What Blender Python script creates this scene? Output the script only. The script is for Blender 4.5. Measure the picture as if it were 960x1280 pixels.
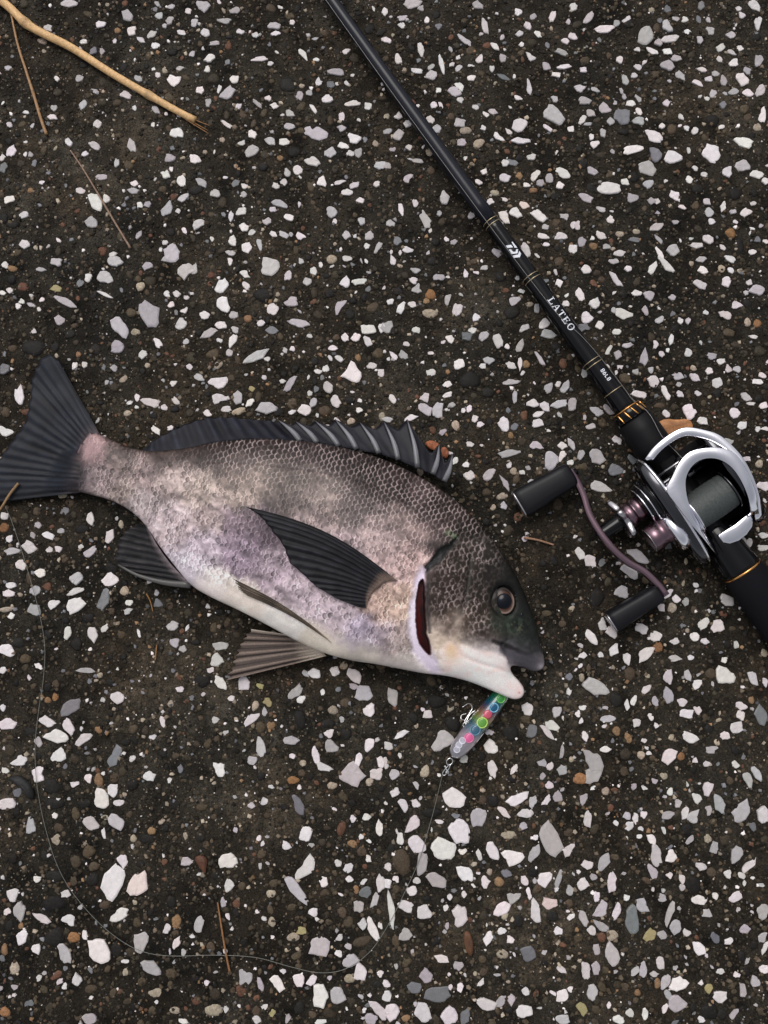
import bpy, math, random
import numpy as np
from mathutils import Vector

for o in list(bpy.data.objects):
    bpy.data.objects.remove(o, do_unlink=True)
scene = bpy.context.scene
C = scene.collection
random.seed(7)
RNG = np.random.default_rng(11)
PI = math.pi

# ------------------------------------------------------------------ camera
CAM_H, TILT, PXW, PXH = 0.75, math.radians(5.0), 960.0, 1280.0
CAM_D = CAM_H / math.cos(TILT)
FPX = CAM_D / 0.0006                      # focal length in photo pixels: 0.6 mm of ground per pixel
cam_data = bpy.data.cameras.new('camera')
cam = bpy.data.objects.new('camera', cam_data)
C.objects.link(cam)
cam.location = (0, -CAM_H * math.tan(TILT), CAM_H)
cam.rotation_euler = (TILT, 0, 0)
cam_data.sensor_fit = 'VERTICAL'
cam_data.sensor_height = 24.0
cam_data.lens = 24.0 * FPX / PXH
cam_data.clip_start = 0.01
cam_data.clip_end = 100
scene.camera = cam

# ------------------------------------------------------------------ light
SUN_EL, SUN_AZ = math.radians(58), math.radians(-28)      # azimuth measured from +Y (top of the picture), clockwise
world = bpy.data.worlds.new('World')
scene.world = world
world.use_nodes = True
wn, wl = world.node_tree.nodes, world.node_tree.links
wn.clear()
sky = wn.new('ShaderNodeTexSky')
sky.sky_type = 'NISHITA'
sky.sun_disc = False
sky.sun_elevation = SUN_EL
sky.sun_rotation = SUN_AZ
sky.air_density = 1.0
sky.dust_density = 4.0
sky.ozone_density = 1.0
hs = wn.new('ShaderNodeHueSaturation')
hs.inputs['Saturation'].default_value = 0.22               # overcast: the cloud takes the blue out of the sky
bg = wn.new('ShaderNodeBackground')
bg.inputs['Strength'].default_value = 0.12
wo = wn.new('ShaderNodeOutputWorld')
wl.new(sky.outputs[0], hs.inputs['Color'])
wl.new(hs.outputs[0], bg.inputs['Color'])
wl.new(bg.outputs[0], wo.inputs['Surface'])
sd = bpy.data.lights.new('sun', 'SUN')
sd.energy = 1.05
sd.angle = math.radians(35)
sd.color = (1.0, 0.955, 0.93)
sun = bpy.data.objects.new('sun', sd)
C.objects.link(sun)
sdir = Vector((math.sin(SUN_AZ) * math.cos(SUN_EL), math.cos(SUN_AZ) * math.cos(SUN_EL), math.sin(SUN_EL)))
sun.rotation_euler = sdir.to_track_quat('Z', 'Y').to_euler()
sun.location = sdir * 3
vs = scene.view_settings
vs.view_transform = 'Standard'
vs.look = 'None'
vs.gamma = 1.0
vs.use_curve_mapping = False
vs.exposure = 0.12

# ------------------------------------------------------------------ picture <-> place
CT, ST = math.cos(TILT), math.sin(TILT)
CAM = np.array((0, -CAM_H * math.tan(TILT), CAM_H))
def unproj(px, py, z=0.0):
    """the place at height z that the photograph shows at pixel (px, py)"""
    px = np.asarray(px, float); py = np.asarray(py, float); z = np.asarray(z, float)
    x = (px - 480) / FPX; y = -(py - 640) / FPX
    dx, dy, dz = x, y * CT + ST, y * ST - CT
    t = (z - CAM[2]) / dz
    return np.stack(np.broadcast_arrays(CAM[0] + dx * t, CAM[1] + dy * t, z + 0 * t), -1)
def proj(P):
    P = np.asarray(P, float) - CAM
    x = P[..., 0]; y = P[..., 1] * CT + P[..., 2] * ST; d = -(-P[..., 1] * ST + P[..., 2] * CT)
    return 480 + FPX * x / d, 640 - FPX * y / d

# ------------------------------------------------------------------ small maths
def hash2(ix, iy, s):
    n = (ix.astype(np.int64) * 374761393 + iy.astype(np.int64) * 668265263 + s * 1442695041) & 0x7fffffff
    n = ((n ^ (n >> 13)) * 1274126177) & 0x7fffffff
    n = (n ^ (n >> 16))
    return (n & 0xffffff) / float(0xffffff)
def vnoise(x, y, s=0):
    x = np.asarray(x, float); y = np.asarray(y, float)
    ix = np.floor(x); iy = np.floor(y)
    fx = x - ix; fy = y - iy
    fx = fx * fx * (3 - 2 * fx); fy = fy * fy * (3 - 2 * fy)
    ix = ix.astype(np.int64); iy = iy.astype(np.int64)
    a = hash2(ix, iy, s); b = hash2(ix + 1, iy, s); c = hash2(ix, iy + 1, s); d = hash2(ix + 1, iy + 1, s)
    return (a * (1 - fx) + b * fx) * (1 - fy) + (c * (1 - fx) + d * fx) * fy
def fbm(x, y, s=0, o=4):
    t = 0; a = 0.5; n = 0
    for k in range(o):
        t = t + a * vnoise(x * 2 ** k, y * 2 ** k, s + k); n += a; a *= 0.5
    return t / n
def sstep(a, b, x):
    t = np.clip((x - a) / (b - a), 0, 1)
    return t * t * (3 - 2 * t)
def lin(c):
    c = np.asarray(c, float) / 255.0
    return np.where(c <= 0.04045, c / 12.92, ((c + 0.055) / 1.055) ** 2.4)
def chaikin(p, n=2, closed=True):
    p = np.asarray(p, float)
    for _ in range(n):
        q = np.roll(p, -1, 0) if closed else p[1:]
        a = p if closed else p[:-1]
        r = np.empty((len(a) * 2, p.shape[1]))
        r[0::2] = a * .75 + q * .25; r[1::2] = a * .25 + q * .75
        p = r if closed else np.vstack([p[:1], r, p[-1:]])
    return p
def spline(p, n):
    """Catmull-Rom through the points, n samples evenly along the length"""
    p = np.asarray(p, float)
    e = np.vstack([2 * p[0] - p[1], p, 2 * p[-1] - p[-2]])
    out = []
    for i in range(len(p) - 1):
        t = np.linspace(0, 1, 16, endpoint=False)[:, None]
        a, b, c, d = e[i], e[i + 1], e[i + 2], e[i + 3]
        out.append(.5 * (2 * b + (c - a) * t + (2 * a - 5 * b + 4 * c - d) * t ** 2 + (3 * b - a - 3 * c + d) * t ** 3))
    out = np.vstack(out + [p[-1:]])
    L = np.r_[0, np.cumsum(np.linalg.norm(np.diff(out, axis=0), axis=1))]
    u = np.linspace(0, L[-1], n)
    return np.stack([np.interp(u, L, out[:, k]) for k in range(p.shape[1])], 1)
def inside(x, y, poly):
    r = np.zeros(x.shape, bool)
    x0, y0 = poly[-1]
    for x1, y1 in poly:
        if y0 != y1:
            c = (y1 > y) != (y0 > y)
            r ^= c & (x < (x0 - x1) * (y - y1) / (y0 - y1) + x1)
        x0, y0 = x1, y1
    return r
def seg_dist(x, y, pl, closed=False):
    d = np.full(x.shape, 1e9)
    n = len(pl)
    for i in range(n if closed else n - 1):
        ax, ay = pl[i]; bx, by = pl[(i + 1) % n]
        vx, vy = bx - ax, by - ay
        t = np.clip(((x - ax) * vx + (y - ay) * vy) / (vx * vx + vy * vy + 1e-12), 0, 1)
        d = np.minimum(d, np.hypot(x - ax - t * vx, y - ay - t * vy))
    return d
def psdf(x, y, poly):
    """signed distance to a closed polygon, positive inside"""
    d = seg_dist(x, y, poly, True)
    return np.where(inside(x, y, poly), d, -d)

# ------------------------------------------------------------------ materials
def mat(name, col=(.5, .5, .5), rough=.5, metal=0., spec=.5, attr=False, coat=0., trans=0., ior=1.45,
        noise=None, bump=None, mix=0.0, alpha=1.0):
    m = bpy.data.materials.new(name); m.use_nodes = True
    n, l = m.node_tree.nodes, m.node_tree.links
    b = n['Principled BSDF']
    b.inputs['Base Color'].default_value = (*col, 1)
    b.inputs['Roughness'].default_value = rough
    b.inputs['Metallic'].default_value = metal
    b.inputs['Specular IOR Level'].default_value = spec
    b.inputs['Coat Weight'].default_value = coat
    b.inputs['Coat Roughness'].default_value = .12
    b.inputs['Transmission Weight'].default_value = trans
    b.inputs['IOR'].default_value = ior
    b.inputs['Alpha'].default_value = alpha
    src = None
    if attr:
        a = n.new('ShaderNodeAttribute'); a.attribute_name = 'col'; src = a.outputs['Color']
    tc = n.new('ShaderNodeTexCoord')
    if noise:                                   # (scale, dark factor, light factor)
        t = n.new('ShaderNodeTexNoise'); t.inputs['Scale'].default_value = noise[0]
        t.inputs['Detail'].default_value = 5; t.inputs['Roughness'].default_value = .65
        l.new(tc.outputs['Object'], t.inputs['Vector'])
        r = n.new('ShaderNodeMapRange'); r.inputs[1].default_value = .3; r.inputs[2].default_value = .7
        r.inputs[3].default_value = noise[1]; r.inputs[4].default_value = noise[2]
        l.new(t.outputs[0], r.inputs[0])
        mx = n.new('ShaderNodeVectorMath'); mx.operation = 'SCALE'
        if src is not None: l.new(src, mx.inputs[0])
        else: mx.inputs[0].default_value = col
        l.new(r.outputs[0], mx.inputs['Scale'])
        src = mx.outputs[0]
    if src is not None: l.new(src, b.inputs['Base Color'])
    if bump:                                    # (scale, strength, distance)
        t = n.new('ShaderNodeTexNoise'); t.inputs['Scale'].default_value = bump[0]
        t.inputs['Detail'].default_value = 4
        l.new(tc.outputs['Object'], t.inputs['Vector'])
        bp = n.new('ShaderNodeBump'); bp.inputs['Strength'].default_value = bump[1]; bp.inputs['Distance'].default_value = bump[2]
        l.new(t.outputs[0], bp.inputs['Height']); l.new(bp.outputs[0], b.inputs['Normal'])
    return m

M = {}
M['stone'] = mat('stone_chip', rough=.55, attr=True, noise=(420, .86, 1.1), bump=(900, .25, .0006), spec=.4)
M['grit'] = mat('grit', rough=.7, attr=True, spec=.15)
M['pebble'] = mat('pebble', rough=.55, attr=True, noise=(700, .6, 1.4), bump=(1200, .5, .0007), spec=.16)
M['fish'] = mat('fish_skin', rough=.42, attr=True, noise=(1300, .86, 1.12), bump=(2200, .2, .0003), spec=.28)
M['fin'] = mat('fin_membrane', rough=.5, attr=True, noise=(900, .7, 1.25), spec=.22)
M['spine'] = mat('fin_spine', rough=.35, attr=True, spec=.5)
M['eye'] = mat('eye_iris', rough=.25, attr=True, spec=.3)
M['pupil'] = mat('eye_pupil', (.003, .004, .008), .08, spec=.3)
M['blank'] = mat('rod_blank', (.007, .008, .013), .30, spec=.38, noise=(1200, .7, 1.4), bump=(1500, .15, .0003))
M['gloss'] = mat('black_gloss', (.003, .003, .004), .10, spec=.33)
M['seat'] = mat('matt_black_plastic', (.005, .005, .006), .5, spec=.2, bump=(2500, .15, .0003))
M['eva'] = mat('foam_grip', (.006, .006, .008), .85, spec=.12, bump=(3500, .5, .0006))
M['gold'] = mat('copper_trim', (.72, .36, .12), .22, metal=1)
M['thread'] = mat('gold_thread', (.62, .50, .30), .35, metal=.8)
M['letter'] = mat('silver_print', (.72, .74, .80), .4)
M['chrome'] = mat('polished_chrome', (.90, .89, .95), .06, metal=1)
M['dchrome'] = mat('dark_chrome', (.085, .085, .092), .12, metal=1)
M['steel'] = mat('steel_wire', (.70, .70, .70), .18, metal=1)
M['mauve'] = mat('mauve_anodised_metal', (.22, .145, .17), .3, metal=1)
M['silver'] = mat('satin_silver', (.46, .44, .46), .25, metal=1)
M['rubber'] = mat('knob_rubber', (.006, .006, .008), .42, spec=.25)
M['braid'] = mat('braided_line', (.045, .052, .05), .55, noise=(900, .7, 1.5), bump=(2500, .4, .0004))
M['line'] = mat('clear_line', (.20, .19, .18), .25, spec=.6)
M['dkline'] = mat('grey_line', (.16, .16, .14), .3, spec=.6)
M['straw'] = mat('dry_straw', rough=.6, attr=True, noise=(500, .7, 1.25), bump=(700, .35, .0006))
M['lure'] = mat('lure_shell', rough=.05, attr=True, trans=.45, ior=1.35, coat=1.0)
M['paint'] = mat('lure_paint', rough=.2, attr=True, coat=.5)
M['leaf'] = mat('dead_leaf', rough=.6, attr=True, noise=(600, .6, 1.3), bump=(700, .4, .0006))

# ------------------------------------------------------------------ object builders
ROOT = {}
def put(o, label=None, cat=None, group=None, kind=None):
    if label: o['label'] = label
    if cat: o['category'] = cat
    if group: o['group'] = group
    if kind: o['kind'] = kind
    return o
def thing(name, loc, label, cat, group=None):
    o = bpy.data.objects.new(name, None); C.objects.link(o)
    o.empty_display_size = .01
    o.location = loc
    ROOT[o.name] = np.array(loc, float)
    return put(o, label, cat, group)
def mesh_of(name, V, F, m, cols=None, smooth=True):
    me = bpy.data.meshes.new(name)
    V = np.asarray(V, np.float32)
    if isinstance(F, np.ndarray):
        k = F.shape[1]
        me.vertices.add(len(V)); me.vertices.foreach_set('co', V.ravel())
        me.loops.add(F.size); me.loops.foreach_set('vertex_index', F.ravel().astype(np.int32))
        me.polygons.add(len(F))
        me.polygons.foreach_set('loop_start', np.arange(0, F.size, k, dtype=np.int32))
        me.polygons.foreach_set('loop_total', np.full(len(F), k, np.int32))
        me.update(calc_edges=True); me.validate()
    else:
        me.from_pydata([tuple(map(float, v)) for v in V], [], [tuple(int(i) for i in f) for f in F]); me.update()
    if cols is not None:
        a = me.attributes.new('col', 'FLOAT_COLOR', 'POINT')
        cc = np.ones((len(V), 4), np.float32); cc[:, :3] = cols
        a.data.foreach_set('color', cc.ravel())
    me.polygons.foreach_set('use_smooth', np.full(len(me.polygons), smooth))
    me.materials.append(M[m])
    return me
def mk(name, V, F, m, parent=None, cols=None, smooth=True, loc=None):
    """one mesh object; V in world coordinates"""
    V = np.asarray(V, float)
    if parent is not None: off = ROOT[parent.name]
    elif loc is not None: off = np.array(loc, float)
    else: off = np.array([V[:, 0].mean(), V[:, 1].mean(), V[:, 2].min()])
    if cols is not None:
        cols = np.asarray(cols, float)
        if cols.ndim == 1: cols = np.tile(cols, (len(V), 1))
    o = bpy.data.objects.new(name, mesh_of(name, V - off, F, m, cols, smooth))
    C.objects.link(o)
    ROOT[o.name] = off
    if parent is not None: o.parent = parent
    else: o.location = off
    return o
def tube(P, R, n=10, flat=1.0, cap=True):
    """swept tube, per-point radius"""
    P = np.asarray(P, float); R = np.broadcast_to(np.asarray(R, float), (len(P),))
    T = np.gradient(P, axis=0); T /= np.linalg.norm(T, axis=1)[:, None] + 1e-12
    up = np.array([0, 0, 1.0])
    if abs(T[0] @ up) > .95: up = np.array([1.0, 0, 0])
    V = []
    A = np.cross(up, T[0]); A /= np.linalg.norm(A)
    for p, t, r in zip(P, T, R):
        A = A - t * (A @ t); A /= np.linalg.norm(A) + 1e-12
        B = np.cross(t, A)
        a = np.linspace(0, 2 * PI, n, endpoint=False)
        V.append(p + r * (np.cos(a)[:, None] * A + flat * np.sin(a)[:, None] * B))
    V = np.vstack(V)
    F = []
    for i in range(len(P) - 1):
        for j in range(n):
            k = (j + 1) % n
            F.append((i * n + j, i * n + k, (i + 1) * n + k, (i + 1) * n + j))
    if cap:
        F.append(tuple(range(n))[::-1]); F.append(tuple((len(P) - 1) * n + j for j in range(n)))
    return V, F
def join(*parts):
    V = []; F = []; o = 0
    for v, f in parts:
        V.append(np.asarray(v, float)); F += [tuple(int(i) + o for i in g) for g in f]; o += len(v)
    return np.vstack(V), F
def strip(rows, closed=False, caps=True):
    """loft over equal-length rows of points; each row is a ring"""
    n = len(rows[0]); V = np.vstack(rows); F = []
    m = len(rows)
    for i in range(m if closed else m - 1):
        i2 = (i + 1) % m
        for j in range(n):
            k = (j + 1) % n
            F.append((i * n + j, i * n + k, i2 * n + k, i2 * n + j))
    if not closed and caps:
        F.append(tuple(range(n))[::-1]); F.append(tuple((m - 1) * n + j for j in range(n)))
    return V, F
# ================================================================== GROUND
GX0, GX1, GY0, GY1 = -.46, .46, -.56, .56
def ground_shape(x, y):
    return (.0011 * (fbm(x * 45, y * 45, 3, 3) - .5) + .0016 * (fbm(x * 190, y * 190, 9, 2) - .55) - .0005)
gx = np.linspace(GX0, GX1, 440); gy = np.linspace(GY0, GY1, 536)
XX, YY = np.meshgrid(gx, gy)
gz = ground_shape(XX, YY)
edge = np.minimum.reduce([XX - GX0, GX1 - XX, YY - GY0, GY1 - YY])
gz *= sstep(0, .03, edge)
gpx, gpy = proj(np.stack([XX, YY, gz], -1))
LIGHT = [(330, 330, 45), (215, 490, 50), (700, 865, 45), (690, 1160, 50), (300, 1010, 60), (230, 860, 60), (480, 520, 40), (590, 380, 30),
         (20, 975, 40), (200, 880, 40), (140, 150, 60), (90, 220, 50), (900, 130, 40), (640, 1000, 35), (590, 1170, 30), (800, 810, 40)]
DARK = [(110, 430, 60), (60, 100, 60), (250, 950, 30), (255, 1080, 28), (262, 1200, 32), (120, 740, 60), (140, 1250, 90), (60, 1180, 60), (600, 640, 50), (790, 780, 70), (330, 690, 80)]
def patch(px, py, L):
    s = 0
    for x, y, r in L: s = s + np.exp(-((px - x) ** 2 + (py - y) ** 2) / (2 * r * r))
    return np.clip(s, 0, 1)
lightp = patch(gpx, gpy, LIGHT); darkp = patch(gpx, gpy, DARK)
n1 = fbm(XX * 18, YY * 18, 21, 4); n2 = fbm(XX * 90, YY * 90, 31, 3); n3 = fbm(XX * 330, YY * 330, 37, 2)
lum = .017 * (.45 + 1.1 * n1) * (.1 + 1.7 * n2) * (1 + 1.1 * lightp * n3 * 1.6) * (1 - .35 * darkp)
gcol = lum[..., None] * np.array([1.22, 1.0, .72]) * (1 + .16 * (vnoise(XX * 25, YY * 25, 5)[..., None] - .5) * np.array([1, 0, -1]))
ek = sstep(0, .05, edge)[..., None]
gcol = gcol * ek + np.array([.022, .0185, .0145]) * (1 - ek)
nx, ny = len(gx), len(gy)
idx = np.arange(nx * ny).reshape(ny, nx)
quads = np.stack([idx[:-1, :-1], idx[:-1, 1:], idx[1:, 1:], idx[1:, :-1]], -1).reshape(-1, 4)
V = np.stack([XX, YY, gz], -1).reshape(-1, 3)
# the same sheet goes on flat to a few metres round the spot
OUT = 4.0
rim = np.concatenate([idx[0, :], idx[1:, -1], idx[-1, :-1][::-1], idx[1:-1, 0][::-1]])
far = V[rim].copy(); far[:, :2] *= OUT / np.maximum(np.abs(far[:, 0]) / GX1, np.abs(far[:, 1]) / GY1)[:, None] / GX1 * .5
base = len(V); nr = len(rim)
rq = np.array([(rim[i], base + i, base + (i + 1) % nr, rim[(i + 1) % nr]) for i in range(nr)])
V = np.vstack([V, far]); quads = np.vstack([quads, rq])
gc = np.vstack([gcol.reshape(-1, 3), np.tile([.022, .0195, .0165], (nr, 1))])

gm = bpy.data.materials.new('damp_washed_concrete'); gm.use_nodes = True
n, l = gm.node_tree.nodes, gm.node_tree.links
b = n['Principled BSDF']
tc = n.new('ShaderNodeTexCoord')
at = n.new('ShaderNodeAttribute'); at.attribute_name = 'col'
t1 = n.new('ShaderNodeTexNoise'); t1.inputs['Scale'].default_value = 900; t1.inputs['Detail'].default_value = 6; t1.inputs['Roughness'].default_value = .7
l.new(tc.outputs['Object'], t1.inputs['Vector'])
r1 = n.new('ShaderNodeMapRange'); r1.inputs[1].default_value = .32; r1.inputs[2].default_value = .72; r1.inputs[3].default_value = .08; r1.inputs[4].default_value = 2.5
l.new(t1.outputs[0], r1.inputs[0])
mx = n.new('ShaderNodeVectorMath'); mx.operation = 'SCALE'
l.new(at.outputs['Color'], mx.inputs[0]); l.new(r1.outputs[0], mx.inputs['Scale'])
vo = n.new('ShaderNodeTexVoronoi'); vo.inputs['Scale'].default_value = 620
l.new(tc.outputs['Object'], vo.inputs['Vector'])
cr = n.new('ShaderNodeMapRange'); cr.inputs[1].default_value = .93; cr.inputs[2].default_value = .97; cr.inputs[3].default_value = 0; cr.inputs[4].default_value = 1
sx = n.new('ShaderNodeSeparateColor'); l.new(vo.outputs['Color'], sx.inputs[0]); l.new(sx.outputs[0], cr.inputs[0])
cd = n.new('ShaderNodeMapRange'); cd.inputs[1].default_value = .25; cd.inputs[2].default_value = .42; cd.inputs[3].default_value = 1; cd.inputs[4].default_value = 0
l.new(vo.outputs['Distance'], cd.inputs[0])
mu = n.new('ShaderNodeMath'); mu.operation = 'MULTIPLY'; l.new(cr.outputs[0], mu.inputs[0]); l.new(cd.outputs[0], mu.inputs[1])
mc = n.new('ShaderNodeMix'); mc.data_type = 'RGBA'
mc.inputs[7].default_value = (.22, .18, .14, 1)
l.new(mu.outputs[0], mc.inputs[0]); l.new(mx.outputs[0], mc.inputs[6])
# past the built stones the same chips go on as a flat pattern
sp = n.new('ShaderNodeSeparateXYZ'); l.new(tc.outputs['Object'], sp.inputs[0])
def mth(op, a, c=None):
    q = n.new('ShaderNodeMath'); q.operation = op; l.new(a, q.inputs[0])
    if c is not None:
        if isinstance(c, float): q.inputs[1].default_value = c
        else: l.new(c, q.inputs[1])
    return q.outputs[0]
far_ = mth('MAXIMUM', mth('DIVIDE', mth('ABSOLUTE', sp.outputs[0]), .405), mth('DIVIDE', mth('ABSOLUTE', sp.outputs[1]), .50))
far_ = mth('GREATER_THAN', far_, 1.0)
v2 = n.new('ShaderNodeTexVoronoi'); v2.inputs['Scale'].default_value = 95; l.new(tc.outputs['Object'], v2.inputs['Vector'])
s2 = n.new('ShaderNodeSeparateColor'); l.new(v2.outputs['Color'], s2.inputs[0])
chip = mth('MULTIPLY', mth('GREATER_THAN', s2.outputs[0], .5), mth('LESS_THAN', v2.outputs['Distance'], mth('MULTIPLY', s2.outputs[1], .42)))
chip = mth('MULTIPLY', chip, far_)
m2 = n.new('ShaderNodeMix'); m2.data_type = 'RGBA'; m2.inputs[7].default_value = (.55, .51, .50, 1)
l.new(chip, m2.inputs[0]); l.new(mc.outputs[2], m2.inputs[6]); l.new(m2.outputs[2], b.inputs['Base Color'])
t2 = n.new('ShaderNodeTexNoise'); t2.inputs['Scale'].default_value = 160; t2.inputs['Detail'].default_value = 3
l.new(tc.outputs['Object'], t2.inputs['Vector'])
r2 = n.new('ShaderNodeMapRange'); r2.inputs[1].default_value = .35; r2.inputs[2].default_value = .65; r2.inputs[3].default_value = .5; r2.inputs[4].default_value = .95
l.new(t2.outputs[0], r2.inputs[0]); l.new(r2.outputs[0], b.inputs['Roughness'])
bp = n.new('ShaderNodeBump'); bp.inputs['Strength'].default_value = .9; bp.inputs['Distance'].default_value = .0012
l.new(t1.outputs[0], bp.inputs['Height']); l.new(bp.outputs[0], b.inputs['Normal'])
b.inputs['Specular IOR Level'].default_value = .12
M['ground'] = gm
ground = mk('ground', V, quads, 'ground', cols=gc, loc=(0, 0, 0))
put(ground, 'dark damp concrete ground set with pale stone chips and small pebbles', 'ground', kind='structure')

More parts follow.
